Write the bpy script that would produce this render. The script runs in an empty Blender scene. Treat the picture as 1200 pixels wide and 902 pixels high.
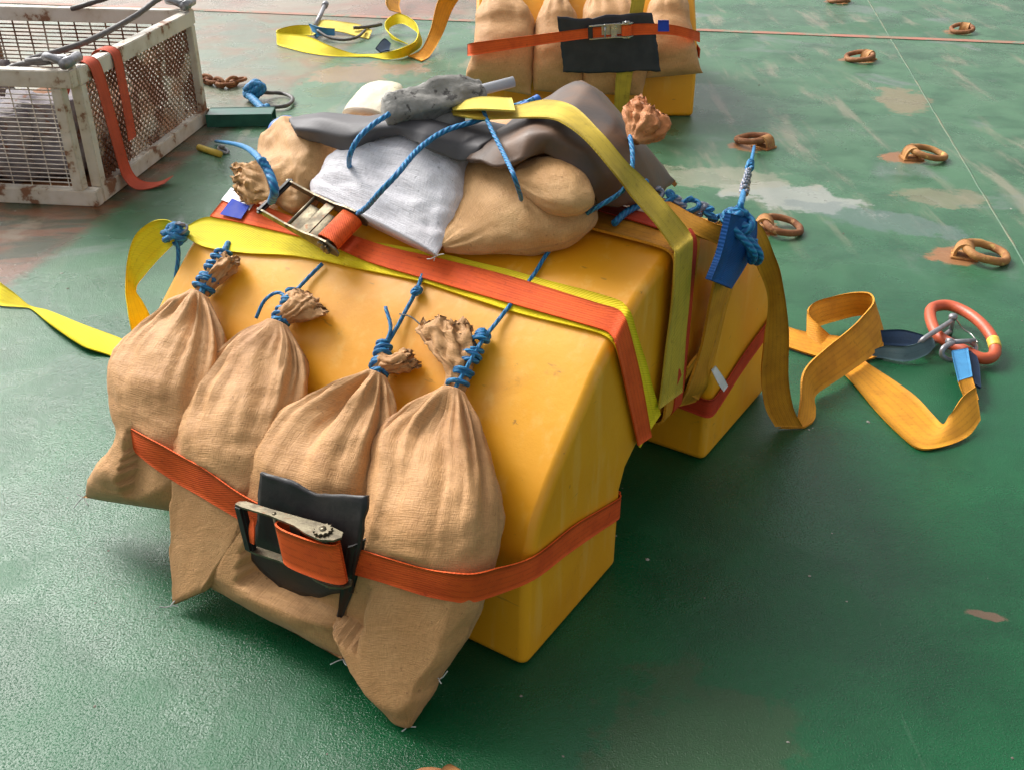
import bpy, bmesh, math, random
from mathutils import Vector, Matrix, noise as mnoise
random.seed(7)
SC = bpy.context.scene
COL = SC.collection
R = math.radians

# ---------------------------------------------------------------- camera, sky, sun, exposure
cam = bpy.data.cameras.new('camera'); co = bpy.data.objects.new('camera', cam); COL.objects.link(co)
co.location = (0, 0, 1.6); co.rotation_euler = (R(59.6), 0, 0)
cam.sensor_width = 36; cam.lens = 36.42; cam.clip_start = .05; cam.clip_end = 500
SC.camera = co
SUN = Vector((-.58, .57, .74)).normalized()          # direction towards the sun
world = bpy.data.worlds.new('World'); SC.world = world; world.use_nodes = True
wn = world.node_tree.nodes; wl = world.node_tree.links; wn.clear()
sky = wn.new('ShaderNodeTexSky'); sky.sky_type = 'NISHITA'; sky.sun_disc = False
sky.sun_elevation = math.asin(SUN.z); sky.sun_rotation = math.atan2(SUN.x, SUN.y)
sky.air_density = 1.0; sky.dust_density = 6.0; sky.ozone_density = 1.0
hs = wn.new('ShaderNodeHueSaturation'); hs.inputs['Saturation'].default_value = .14
bg = wn.new('ShaderNodeBackground'); bg.inputs['Strength'].default_value = .15
wo = wn.new('ShaderNodeOutputWorld')
wl.new(sky.outputs[0], hs.inputs['Color']); wl.new(hs.outputs[0], bg.inputs[0]); wl.new(bg.outputs[0], wo.inputs[0])
sl = bpy.data.lights.new('sun', 'SUN'); sl.energy = 2.3; sl.angle = R(28); sl.color = (1, .96, .90)
so = bpy.data.objects.new('sun', sl); COL.objects.link(so)
so.rotation_euler = (-SUN).to_track_quat('-Z', 'Y').to_euler(); so.location = SUN * 20
SC.view_settings.view_transform = 'Standard'; SC.view_settings.look = 'None'
SC.view_settings.gamma = 1; SC.view_settings.exposure = 0.44
SC.view_settings.use_curve_mapping = False

# ---------------------------------------------------------------- measured positions in metres (deck = z 0)
D = {
 'bag1': [[[-0.76,2.238,0.541],[-0.719,2.213,0.542]],[[-0.787,2.221,0.518],[-0.696,2.166,0.521]],[[-0.867,2.199,0.463],[-0.66,2.094,0.487]],[[-0.926,2.168,0.411],[-0.641,2.02,0.439]],[[-0.937,2.12,0.347],[-0.645,1.948,0.371]],[[-0.902,2.046,0.269],[-0.664,1.91,0.306]],[[-0.97,2.047,0.181],[-0.689,1.888,0.229]],[[-1.046,2.043,0.085],[-0.732,1.88,0.158]]],
 'bag2': [[[-0.55,2.093,0.535],[-0.503,2.068,0.539]],[[-0.595,2.087,0.512],[-0.475,2.017,0.517]],[[-0.674,2.057,0.456],[-0.453,1.962,0.49]],[[-0.723,1.996,0.391],[-0.447,1.904,0.453]],[[-0.737,1.97,0.353],[-0.452,1.848,0.413]],[[-0.737,1.909,0.283],[-0.476,1.79,0.343]],[[-0.747,1.851,0.185],[-0.534,1.749,0.24]],[[-0.754,1.788,0.09],[-0.606,1.734,0.148]],[[-0.757,1.73,0.018],[-0.669,1.718,0.073]]],
 'bag3': [[[-0.301,1.901,0.516],[-0.263,1.878,0.517]],[[-0.363,1.898,0.484],[-0.251,1.837,0.494]],[[-0.458,1.895,0.435],[-0.24,1.781,0.456]],[[-0.531,1.873,0.37],[-0.24,1.716,0.406]],[[-0.553,1.83,0.293],[-0.253,1.661,0.33]],[[-0.591,1.803,0.187],[-0.275,1.627,0.248]],[[-0.645,1.792,0.1],[-0.304,1.597,0.151]],[[-0.683,1.776,0.039],[-0.348,1.555,0.034]]],
 'bag4': [[[-0.141,1.813,0.526],[-0.095,1.79,0.532]],[[-0.2,1.796,0.488],[-0.073,1.736,0.505]],[[-0.258,1.775,0.446],[-0.051,1.671,0.468]],[[-0.268,1.715,0.396],[-0.034,1.602,0.426]],[[-0.274,1.662,0.33],[-0.029,1.555,0.391]],[[-0.291,1.622,0.253],[-0.035,1.516,0.341]],[[-0.329,1.605,0.178],[-0.053,1.485,0.285]],[[-0.354,1.581,0.113],[-0.084,1.459,0.201]],[[-0.3,1.5,0.047],[-0.14,1.435,0.102]],[[-0.239,1.43,0.007],[-0.179,1.411,0.034]],[[-0.213,1.408,-0.002],[-0.196,1.402,0.006]]],
 'bun1': [[[-0.765,2.267,0.53],[-0.73,2.242,0.528]],[[-0.742,2.288,0.558],[-0.704,2.26,0.556]],[[-0.718,2.309,0.587],[-0.673,2.272,0.581]],[[-0.698,2.324,0.608],[-0.652,2.282,0.599]]],
 'bun2': [[[-0.553,2.121,0.523],[-0.512,2.098,0.527]],[[-0.532,2.133,0.544],[-0.487,2.096,0.538]],[[-0.514,2.16,0.574],[-0.437,2.083,0.553]],[[-0.489,2.162,0.588],[-0.417,2.089,0.568]]],
 'bun3': [[[-0.304,1.933,0.502],[-0.268,1.908,0.501]],[[-0.284,1.954,0.53],[-0.257,1.909,0.508]],[[-0.259,1.944,0.535],[-0.231,1.9,0.515]],[[-0.222,1.941,0.552],[-0.197,1.895,0.528]]],
 'bun4': [[[-0.141,1.839,0.513],[-0.096,1.816,0.518]],[[-0.138,1.868,0.537],[-0.084,1.84,0.543]],[[-0.171,1.918,0.56],[-0.077,1.859,0.562]],[[-0.2,1.964,0.581],[-0.078,1.894,0.589]],[[-0.182,1.976,0.599],[-0.093,1.939,0.614]]],
 'white': [[[-0.486,2.39,0.733],[-0.165,2.1,0.695]],[[-0.486,2.425,0.748],[-0.138,2.155,0.729]],[[-0.452,2.458,0.772],[-0.11,2.223,0.767]],[[-0.379,2.46,0.792],[-0.096,2.292,0.799]],[[-0.316,2.501,0.814],[-0.088,2.364,0.816]],[[-0.259,2.578,0.827],[-0.082,2.435,0.826]],[[-0.22,2.644,0.829],[-0.084,2.503,0.828]]],
 'tleft': [[[-0.657,2.621,0.744],[-0.601,2.467,0.694]],[[-0.651,2.682,0.766],[-0.559,2.423,0.685]],[[-0.597,2.726,0.782],[-0.502,2.384,0.685]],[[-0.514,2.693,0.785],[-0.475,2.438,0.717]],[[-0.446,2.628,0.782],[-0.45,2.481,0.742]],[[-0.409,2.576,0.776],[-0.419,2.521,0.763]]],
 'tright': [[[-0.159,2.143,0.702],[-0.147,2.124,0.697]],[[-0.12,2.233,0.753],[-0.084,2.096,0.703]],[[-0.099,2.371,0.801],[-0.009,2.078,0.717]],[[-0.012,2.402,0.811],[0.064,2.064,0.732]],[[0.081,2.374,0.812],[0.124,2.063,0.749]],[[0.14,2.349,0.812],[0.165,2.087,0.77]],[[0.174,2.259,0.811],[0.182,2.136,0.79]],[[0.184,2.207,0.805],[0.186,2.179,0.799]]],
 'tfold': [[[0.007,2.179,0.85],[0.015,2.136,0.834]],[[0.041,2.202,0.869],[0.072,2.059,0.817]],[[0.102,2.193,0.876],[0.127,2.03,0.821]],[[0.154,2.126,0.868],[0.166,2.04,0.836]],[[0.169,2.087,0.856],[0.173,2.062,0.846]]],
 'tlbun': [[[-0.642,2.563,0.763],[-0.584,2.398,0.719]],[[-0.659,2.536,0.752],[-0.61,2.401,0.713]],[[-0.684,2.526,0.744],[-0.643,2.418,0.712]],[[-0.707,2.54,0.744],[-0.68,2.454,0.716]]],
 'upyel': [[[-0.831,2.466,0.612],[-0.827,2.444,0.6]],[[-0.771,2.475,0.638],[-0.762,2.39,0.593]],[[-0.656,2.418,0.647],[-0.646,2.33,0.603]],[[-0.512,2.327,0.648],[-0.505,2.268,0.621]],[[-0.339,2.254,0.665],[-0.352,2.182,0.628]],[[-0.161,2.159,0.674],[-0.206,2.099,0.634]],[[0.002,2.06,0.676],[-0.018,1.969,0.631]],[[0.177,1.945,0.676],[0.172,1.853,0.634]],[[0.225,1.909,0.674],[0.198,1.828,0.63]],[[0.238,1.881,0.666],[0.211,1.828,0.609]],[[0.282,1.938,0.532],[0.243,1.878,0.484]],[[0.341,2.027,0.333],[0.289,1.949,0.293]]],
 'upora': [[[-0.717,2.542,0.689],[-0.761,2.467,0.644]],[[-0.641,2.47,0.679],[-0.665,2.411,0.648]],[[-0.518,2.374,0.673],[-0.534,2.332,0.651]],[[-0.404,2.296,0.672],[-0.431,2.266,0.652]],[[-0.288,2.214,0.669],[-0.328,2.184,0.644]],[[-0.158,2.135,0.672],[-0.206,2.103,0.643]],[[0.002,2.036,0.673],[-0.014,1.977,0.643]],[[0.175,1.914,0.67],[0.172,1.856,0.643]],[[0.217,1.884,0.669],[0.194,1.837,0.641]],[[0.229,1.853,0.659],[0.206,1.81,0.63]],[[0.273,1.912,0.501],[0.239,1.861,0.494]],[[0.318,1.981,0.302],[0.282,1.927,0.313]]],
 'lowora_l': [[[-0.755,2.532,0.27],[-0.755,2.532,0.22]],[[-0.935,2.255,0.27],[-0.935,2.255,0.22]],[[-0.958,2.199,0.272],[-0.958,2.199,0.222]],[[-0.93,2.109,0.245],[-0.941,2.116,0.201]],[[-0.903,2.032,0.3],[-0.914,2.038,0.257]],[[-0.848,1.942,0.348],[-0.858,1.948,0.287]],[[-0.781,1.878,0.361],[-0.798,1.889,0.283]],[[-0.712,1.835,0.35],[-0.729,1.846,0.266]],[[-0.643,1.781,0.35],[-0.658,1.791,0.268]],[[-0.538,1.708,0.331],[-0.56,1.722,0.257]],[[-0.432,1.636,0.324],[-0.446,1.645,0.245]],[[-0.316,1.558,0.329],[-0.318,1.56,0.26]]],
 'lowora_r': [[[-0.32,1.56,0.329],[-0.322,1.562,0.26]],[[-0.239,1.508,0.343],[-0.244,1.511,0.278]],[[-0.161,1.467,0.35],[-0.164,1.469,0.284]],[[-0.108,1.444,0.359],[-0.12,1.452,0.287]],[[-0.068,1.449,0.353],[-0.083,1.459,0.275]],[[-0.031,1.475,0.343],[-0.048,1.486,0.262]],[[0.042,1.569,0.293],[0.042,1.57,0.234]],[[0.121,1.691,0.268],[0.123,1.694,0.202]],[[0.195,1.803,0.231],[0.193,1.801,0.171]],[[0.235,1.865,0.21],[0.235,1.865,0.15]],[[0.245,1.89,0.203],[0.245,1.89,0.143]],[[0.233,1.91,0.201],[0.233,1.91,0.141]]],
 'ratch_low': [[-0.538,1.68,0.29],[-0.308,1.53,0.319],[-0.421,1.604,0.374],[-0.435,1.613,0.261]],
 'pad_low': [[[-0.503,1.701,0.398],[-0.436,1.658,0.406],[-0.37,1.615,0.411],[-0.265,1.546,0.453]],[[-0.513,1.691,0.339],[-0.44,1.644,0.344],[-0.363,1.594,0.357],[-0.274,1.535,0.403]],[[-0.529,1.692,0.251],[-0.459,1.646,0.255],[-0.38,1.595,0.264],[-0.288,1.535,0.336]],[[-0.555,1.712,0.165],[-0.479,1.662,0.128],[-0.402,1.612,0.154],[-0.316,1.556,0.217]]],
 'flap_low': [[[-0.312,1.545,0.338],[-0.276,1.533,0.364]],[[-0.33,1.556,0.261],[-0.298,1.548,0.268]],[[-0.343,1.565,0.191],[-0.318,1.561,0.2]],[[-0.354,1.572,0.135],[-0.347,1.58,0.128]]],
 'ratch_up': [[-0.572,2.381,0.721],[-0.361,2.222,0.679],[-0.436,2.353,0.723],[-0.493,2.28,0.676]],
 'green_top': [[[-0.139,2.369,0.937],[-0.133,2.356,0.931]],[[-0.078,2.369,0.947],[-0.072,2.293,0.941]],[[0,2.346,0.957],[0.007,2.265,0.951]],[[0.076,2.315,0.977],[0.071,2.184,0.976]],[[0.131,2.23,0.987],[0.105,2.106,0.986]],[[0.182,2.11,0.967],[0.15,2.05,0.966]],[[0.232,2.075,0.917],[0.207,2.007,0.911]],[[0.283,2.117,0.862],[0.246,2.035,0.856]],[[0.334,2.078,0.812],[0.294,2.015,0.806]],[[0.377,2.083,0.76],[0.331,2.009,0.756]],[[0.382,2.046,0.75],[0.336,1.978,0.748]],[[0.39,2.07,0.631],[0.342,1.997,0.637]],[[0.394,2.084,0.492],[0.337,1.997,0.507]],[[0.4,2.097,0.351],[0.332,1.992,0.369]]],
 'amber_end': [[[-0.1,2.499,0.745],[-0.173,2.385,0.745]],[[0.158,2.307,0.742],[0.089,2.202,0.742]],[[0.378,2.151,0.742],[0.308,2.044,0.742]],[[0.408,2.132,0.728],[0.339,2.024,0.728]],[[0.41,2.119,0.69],[0.344,2.018,0.69]],[[0.397,2.103,0.5],[0.347,2.026,0.5]],[[0.392,2.095,0.325],[0.353,2.036,0.325]],[[0.378,2.104,0.295],[0.34,2.045,0.295]],[[0.315,2.145,0.29],[0.276,2.086,0.29]]],
 'red_top': [[[-0.056,2.566,0.752],[-0.111,2.482,0.752]],[[0.21,2.296,0.75],[0.178,2.246,0.75]],[[0.381,2.137,0.75],[0.351,2.091,0.75]],[[0.4,2.107,0.735],[0.37,2.061,0.735]],[[0.403,2.099,0.69],[0.376,2.058,0.69]],[[0.403,2.105,0.32],[0.379,2.067,0.32]],[[0.379,2.115,0.286],[0.357,2.082,0.286]]],
 'rear_strap': [[[0.21,2.478,0.235],[0.21,2.478,0.185]],[[0.482,2.31,0.21],[0.483,2.312,0.155]],[[0.514,2.297,0.207],[0.515,2.299,0.152]],[[0.541,2.332,0.205],[0.541,2.332,0.15]],[[0.634,2.474,0.25],[0.634,2.474,0.195]],[[0.757,2.663,0.295],[0.758,2.664,0.24]],[[0.744,2.695,0.3],[0.746,2.697,0.245]],[[0.372,3.003,0.3],[0.372,3.003,0.245]]],
 'B1': [0.027,1.557,-0],
 'B2': [0.988,5.617,0],
 'sling_down': [[[0.448,2.093,0.653],[0.516,2.216,0.581]],[[0.448,2.112,0.586],[0.495,2.184,0.534]],[[0.444,2.124,0.504],[0.483,2.184,0.45]],[[0.437,2.132,0.421],[0.471,2.183,0.369]],[[0.415,2.116,0.349],[0.484,2.222,0.294]],[[0.416,2.21,0.244],[0.477,2.303,0.2]]],
 'sling_down2': [[[0.475,2.153,0.62],[0.534,2.263,0.563]],[[0.487,2.199,0.522],[0.515,2.243,0.496]],[[0.462,2.173,0.445],[0.505,2.24,0.409]],[[0.411,2.111,0.406],[0.486,2.225,0.321]],[[0.412,2.147,0.323],[0.469,2.236,0.246]]],
 'sleeve': [[[0.459,2.082,0.801],[0.553,2.226,0.727]],[[0.452,2.071,0.763],[0.558,2.235,0.677]],[[0.441,2.054,0.717],[0.537,2.202,0.636]],[[0.419,2.022,0.674],[0.49,2.13,0.603]]],
 'sling_hang': [[[0.447,2.147,0.752],[0.501,2.229,0.744]],[[0.526,2.213,0.699],[0.578,2.292,0.695]],[[0.604,2.339,0.558],[0.634,2.331,0.605]],[[0.656,2.4,0.443],[0.673,2.365,0.523]],[[0.668,2.428,0.309],[0.73,2.435,0.344]],[[0.681,2.455,0.189],[0.758,2.464,0.184]],[[0.71,2.472,0.075],[0.791,2.479,0.071]],[[0.746,2.477,0.012],[0.827,2.479,0.008]]],
 'sling_deck': [[[0.756,2.477,0.006],[0.833,2.481,0.004]],[[0.807,2.49,0.012],[0.867,2.514,0.006]],[[0.831,2.55,0.05],[0.883,2.568,0.01]],[[0.858,2.641,0.1],[0.901,2.642,0.012]],[[0.947,2.75,0.115],[0.967,2.703,0.02]],[[1.038,2.856,0.115],[1.049,2.782,0.02]],[[1.115,2.952,0.12],[1.141,2.88,0.02]],[[1.178,3.051,0.12],[1.206,2.984,0.02]],[[1.188,3.122,0.12],[1.23,3.106,0.03]],[[1.144,3.15,0.11],[1.182,3.138,0.03]],[[1.07,3.138,0.1],[1.091,3.099,0.03]],[[1.006,3.113,0.09],[1,3.043,0.03]],[[0.978,3.073,0.075],[0.964,2.996,0.02]],[[0.997,3.015,0.06],[0.984,2.936,0.008]],[[1.05,2.984,0.02],[0.993,2.894,0.006]],[[1.116,2.852,0.008],[1.032,2.769,0.006]],[[1.195,2.668,0.008],[1.065,2.56,0.006]],[[1.219,2.533,0.008],[1.095,2.429,0.006]],[[1.222,2.473,0.02],[1.125,2.37,0.005]],[[1.236,2.476,0.05],[1.203,2.386,0.006]],[[1.285,2.532,0.075],[1.279,2.431,0.01]],[[1.34,2.581,0.08],[1.333,2.496,0.02]]],
 'sling_tail': [[[0.862,3.125,0.03],[0.826,3.007,0.008]],[[0.928,3.037,0.03],[0.896,2.948,0.008]],[[1.032,2.995,0.03],[0.973,2.891,0.008]],[[1.109,2.981,0.028],[1.077,2.857,0.008]],[[1.216,3.023,0.028],[1.187,2.896,0.008]]],
 'sleeve_tail': [[[1.188,2.996,0.045],[1.184,2.962,0.01]],[[1.261,2.993,0.05],[1.256,2.952,0.012]],[[1.309,2.969,0.05],[1.308,2.941,0.018]],[[1.347,2.943,0.045],[1.352,2.93,0.03]]],
 'sleeve_tail2': [[[1.148,2.903,0.02],[1.139,2.883,0.006]],[[1.179,2.9,0.04],[1.18,2.883,0.006]],[[1.239,2.881,0.05],[1.239,2.857,0.008]],[[1.298,2.901,0.055],[1.307,2.874,0.02]],[[1.345,2.939,0.05],[1.349,2.909,0.035]]],
 'sling_up': [[[1.32,2.65,0.06],[1.37,2.675,0.06]],[[1.325,2.624,0.04],[1.366,2.637,0.05]],[[1.332,2.589,0.02],[1.365,2.592,0.03]]],
 'sleeve_up': [[[1.366,2.829,0.06],[1.423,2.846,0.06]],[[1.339,2.728,0.062],[1.393,2.75,0.062]],[[1.319,2.645,0.06],[1.369,2.67,0.06]]],
 'sleeve_up2': [[[1.42,2.848,0.05],[1.456,2.866,0.04]],[[1.401,2.759,0.045],[1.436,2.776,0.035]],[[1.367,2.647,0.05],[1.386,2.639,0.04]]],
 'link': [[1.391,3.085,0.05],[1.419,3.145,0.055],[1.47,3.155,0.06],[1.508,3.116,0.06],[1.53,3.04,0.06],[1.536,2.953,0.055],[1.53,2.889,0.04],[1.509,2.851,0.03],[1.47,2.84,0.03],[1.431,2.881,0.035],[1.401,2.932,0.035],[1.379,2.982,0.04]],
 'shack1': [[1.446,3.04,0.06],[1.391,2.978,0.07],[1.338,2.93,0.07],[1.301,2.903,0.06],[1.304,2.919,0.03],[1.354,2.958,0.015],[1.406,3.006,0.015],[1.45,3.044,0.02]],
 'shack2': [[1.387,2.873,0.07],[1.341,2.833,0.07],[1.337,2.825,0.05],[1.36,2.82,0.035],[1.409,2.834,0.03],[1.447,2.853,0.035],[1.462,2.881,0.05],[1.438,2.878,0.07]],
 'wire': [[1.462,3.053,0.06],[1.487,3.043,0.03],[1.509,3.02,0.02],[1.508,2.961,0.02]],
 'lash': [[0.501,2.157,0.756],[0.501,2.156,0.792],[0.96,4.137,0.18],[1.093,4.642,0.08],[1.193,4.992,0.03]],
 'yloop': [[[-0.826,2.429,0.623],[-0.826,2.428,0.603]],[[-0.859,2.433,0.648],[-0.857,2.417,0.582]],[[-0.904,2.437,0.64],[-0.897,2.429,0.544]],[[-0.955,2.45,0.596],[-0.941,2.435,0.499]],[[-0.989,2.454,0.524],[-0.976,2.454,0.459]],[[-1.005,2.447,0.45],[-0.983,2.462,0.435]],[[-0.998,2.42,0.414],[-0.973,2.459,0.414]],[[-0.99,2.396,0.381],[-0.956,2.448,0.375]],[[-0.979,2.376,0.312],[-0.942,2.434,0.306]]],
 'ydeck': [[[-2.152,3.679,0.05],[-2.096,3.466,0.005]],[[-1.809,3.34,0.06],[-1.792,3.267,0.005]],[[-1.739,3.298,0.03],[-1.732,3.254,0.005]],[[-1.678,3.255,0.008],[-1.677,3.243,0.004]],[[-1.608,3.225,0.006],[-1.54,3.088,0.02]],[[-1.444,3.115,0.006],[-1.378,2.937,0.02]],[[-1.295,3.019,0.008],[-1.273,2.894,0.006]],[[-1.156,2.903,0.02],[-1.16,2.774,0.006]]],
 'knotL': [[-0.842,2.422,0.614]],
 'knotLtail': [[-0.836,2.412,0.607],[-0.836,2.403,0.565],[-0.847,2.387,0.511]],
 'rope2': [[-0.526,2.087,0.538],[-0.509,2.149,0.568],[-0.481,2.192,0.591],[-0.441,2.222,0.623]],
 'rope2loop': [[-0.513,2.151,0.568],[-0.543,2.175,0.571],[-0.574,2.17,0.552],[-0.595,2.155,0.515]],
 'rope3': [[-0.283,1.898,0.513],[-0.275,1.955,0.536],[-0.242,2.02,0.579],[-0.21,2.072,0.626],[-0.199,2.109,0.646]],
 'rope3tail': [[-0.277,1.962,0.54],[-0.263,1.998,0.569],[-0.278,2.05,0.595]],
 'rope4': [[-0.118,1.808,0.527],[-0.087,1.848,0.568],[-0.06,1.893,0.597],[-0.032,1.937,0.615],[-0.007,1.965,0.637],[0.022,2.005,0.657],[0.048,2.036,0.681],[0.084,2.094,0.714],[0.112,2.108,0.732]],
 'rope1': [[-0.739,2.229,0.541],[-0.724,2.29,0.569],[-0.704,2.344,0.599],[-0.698,2.377,0.61]],
 'tie1': [[-0.744,2.253,0.536],[-0.698,2.324,0.608]],
 'tie2': [[-0.53,2.103,0.528],[-0.505,2.165,0.572]],
 'tie3': [[-0.285,1.914,0.504],[-0.277,1.975,0.54]],
 'tie4': [[-0.118,1.819,0.522],[-0.06,1.91,0.599]],
 'knot3': [-0.21,2.068,0.626],
 'thread3': [[-0.245,2.024,0.591],[-0.218,2.007,0.592],[-0.188,1.974,0.582]],
 'tseam': [[-0.154,2.142,0.695],[-0.099,2.041,0.775],[-0.044,2.009,0.825],[0.009,2.014,0.86]],
 'ropeA': [[0.05,2.348,0.97],[0,2.358,0.95],[-0.077,2.325,0.93],[-0.153,2.284,0.915],[-0.203,2.186,0.905],[-0.237,2.054,0.895],[-0.275,2.058,0.855],[-0.317,2.146,0.79],[-0.351,2.24,0.74]],
 'ropeB': [[-0.275,2.302,0.95],[-0.307,2.251,0.94],[-0.335,2.217,0.92],[-0.353,2.209,0.89],[-0.376,2.321,0.83],[-0.385,2.39,0.79]],
 'ropeC': [[-0.07,2.354,0.955],[-0.047,2.249,0.935],[-0.018,2.116,0.92],[0.002,1.972,0.925],[0.014,1.999,0.88],[0.02,2.112,0.82]],
 'ropeD': [[0.255,2.202,0.93],[0.256,2.147,0.91],[0.252,2.11,0.885],[0.239,2.094,0.855],[0.219,2.079,0.84],[0.179,2.067,0.82],[0.16,2.084,0.8]],
 'ropeE': [[0.238,2.08,0.86],[0.261,2.102,0.86],[0.288,2.126,0.855]],
 'ropeF': [[0.301,2.239,0.765],[0.257,2.186,0.765],[0.223,2.127,0.76]],
 'sleeveTop': [[0.023,2.344,0.95],[0.062,2.367,0.965]],
 'ropeL': [[-0.539,2.21,0.78],[-0.514,2.148,0.83],[-0.532,2.184,0.86],[-0.547,2.199,0.88]],
 'ropeLtail': [[-0.538,2.195,0.86],[-0.596,2.352,0.84],[-0.843,3.18,0.6],[-1.159,4.179,0.3],[-1.495,5.134,0.012]],
 'stick': [[-1.553,5.026,0.015],[-1.421,4.919,0.015]],
 'stickbit': [[-1.416,4.97,0.02]],
 'rearbun': [[[0.255,2.249,0.91],[0.276,2.218,0.91]],[[0.251,2.265,0.93],[0.3,2.231,0.91]],[[0.248,2.289,0.95],[0.337,2.235,0.92]],[[0.263,2.313,0.97],[0.347,2.264,0.94]],[[0.282,2.364,0.96],[0.325,2.275,0.95]]],
 'matR': [[[-0.099,2.254,0.86],[-0.037,2.162,0.875],[0.022,2.132,0.9],[0.066,2.163,0.905],[0.123,2.132,0.885],[0.163,2.107,0.845],[0.192,2.125,0.8]],[[-0.065,2.286,0.885],[-0.015,2.19,0.915],[0.036,2.17,0.94],[0.086,2.153,0.945],[0.155,2.131,0.915],[0.2,2.125,0.865],[0.244,2.165,0.785]],[[-0.02,2.367,0.9],[0.023,2.309,0.925],[0.068,2.275,0.95],[0.12,2.227,0.96],[0.186,2.154,0.93],[0.238,2.154,0.87],[0.298,2.224,0.775]],[[0.052,2.51,0.91],[0.086,2.479,0.935],[0.122,2.476,0.96],[0.164,2.385,0.97],[0.218,2.257,0.94],[0.28,2.235,0.87],[0.338,2.281,0.77]],[[0.098,2.647,0.89],[0.118,2.568,0.93],[0.157,2.528,0.965],[0.184,2.445,0.97],[0.239,2.359,0.93],[0.305,2.353,0.86],[0.384,2.383,0.765]],[[0.134,2.955,0.8],[0.164,2.943,0.82],[0.208,2.833,0.87],[0.236,2.742,0.88],[0.278,2.575,0.86],[0.338,2.503,0.8],[0.397,2.41,0.745]]],
 'matL': [[[-0.532,2.545,0.83],[-0.459,2.459,0.835],[-0.382,2.393,0.835],[-0.318,2.373,0.872],[-0.256,2.337,0.895],[-0.2,2.264,0.89],[-0.123,2.269,0.855],[-0.084,2.26,0.86]],[[-0.532,2.502,0.86],[-0.447,2.434,0.87],[-0.364,2.35,0.885],[-0.309,2.347,0.9],[-0.252,2.326,0.912],[-0.191,2.281,0.91],[-0.115,2.286,0.885],[-0.067,2.258,0.89]],[[-0.557,2.568,0.86],[-0.464,2.481,0.885],[-0.379,2.394,0.9],[-0.315,2.367,0.91],[-0.254,2.346,0.92],[-0.183,2.319,0.92],[-0.107,2.34,0.9],[-0.029,2.301,0.9]],[[-0.568,2.653,0.84],[-0.498,2.613,0.86],[-0.399,2.535,0.88],[-0.32,2.486,0.89],[-0.255,2.465,0.9],[-0.183,2.45,0.9],[-0.102,2.457,0.89],[0,2.401,0.89]]],
 'log': [[-0.292,2.352,0.94],[-0.068,2.434,0.965]],
 'pipe': [[-0.089,2.415,0.97],[0.004,2.448,0.985]],
 'log2': [[-0.197,2.377,0.915],[-0.109,2.38,0.92]],
 'farbag': [[[-0.445,2.711,0.83],[-0.327,2.626,0.85]],[[-0.427,2.753,0.85],[-0.306,2.696,0.87]],[[-0.418,2.913,0.84],[-0.297,2.836,0.86]],[[-0.427,3.105,0.8],[-0.33,3.105,0.8]]],
 'bluecan': [[-0.637,2.697,0.775],[-0.581,2.771,0.79]],
 'frayed': [[0.328,2.268,0.775],[0.356,2.261,0.765],[0.382,2.261,0.757],[0.407,2.258,0.75],[0.436,2.262,0.74],[0.46,2.256,0.73]],
 'amber_rear': [[[0.303,2.316,0.77],[0.315,2.242,0.76]],[[0.359,2.239,0.765],[0.356,2.147,0.76]],[[0.405,2.191,0.755],[0.383,2.115,0.745]],[[0.447,2.147,0.752],[0.443,2.14,0.711]],[[0.488,2.154,0.737],[0.478,2.14,0.694]]],
 'rings': [[[1.749,3.705,0],[1.812,3.68,0]],[[1.941,4.899,0],[2.024,4.899,0]],[[1.034,3.976,0],[1.099,3.958,0]],[[1.26,5.074,0],[1.207,5.13,0]],[[2.33,6.944,0],[2.249,6.896,0]],[[3.296,7.816,0],[3.204,7.7,0]],[[2.734,8.98,0],[2.637,8.905,0]],[[-0.104,1.238,0],[-0.129,1.203,0]]],
 'cage': [[-1.802,4.27,0],[-1.652,5.52,0]],
 'beam': [[-1.61,5.41,0],[-1.329,5.426,0]],
 'chain': [[-1.876,6.332,0.03],[-1.788,6.271,0.03],[-1.702,6.21,0.03],[-1.64,6.291,0.03]],
 'ball': [[-1.471,5.942,0.04]],
 'loop': [[-1.46,5.941,0.05],[-1.401,5.999,0.03],[-1.322,6.018,0.02],[-1.248,5.908,0.02],[-1.255,5.766,0.02],[-1.334,5.731,0.02],[-1.378,5.714,0.02]],
 'loopw': [[-1.492,5.905,0.04],[-1.432,5.799,0.03],[-1.374,5.697,0.02],[-1.353,5.731,0.02]],
 'bk1': [[[-0.101,5.892,0.637],[0,5.892,0.637]],[[-0.154,5.784,0.561],[0.054,5.784,0.561]],[[-0.19,5.705,0.497],[0.113,5.705,0.497]],[[-0.197,5.596,0.398],[0.116,5.596,0.398]],[[-0.233,5.526,0.283],[0.107,5.518,0.263]],[[-0.247,5.497,0.21],[0.099,5.472,0.154]]],
 'bk2': [[[0.206,5.892,0.637],[0.284,5.892,0.637]],[[0.182,5.793,0.568],[0.304,5.775,0.554]],[[0.126,5.689,0.483],[0.343,5.689,0.483]],[[0.112,5.584,0.379],[0.367,5.584,0.379]],[[0.103,5.518,0.263],[0.372,5.513,0.251]],[[0.112,5.483,0.178],[0.368,5.472,0.154]]],
 'bk3': [[[0.459,5.892,0.637],[0.541,5.892,0.637]],[[0.409,5.803,0.575],[0.627,5.784,0.561]],[[0.375,5.713,0.505],[0.677,5.713,0.505]],[[0.363,5.596,0.398],[0.698,5.591,0.391]],[[0.367,5.518,0.263],[0.707,5.518,0.263]],[[0.377,5.476,0.162],[0.682,5.472,0.154]]],
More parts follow.
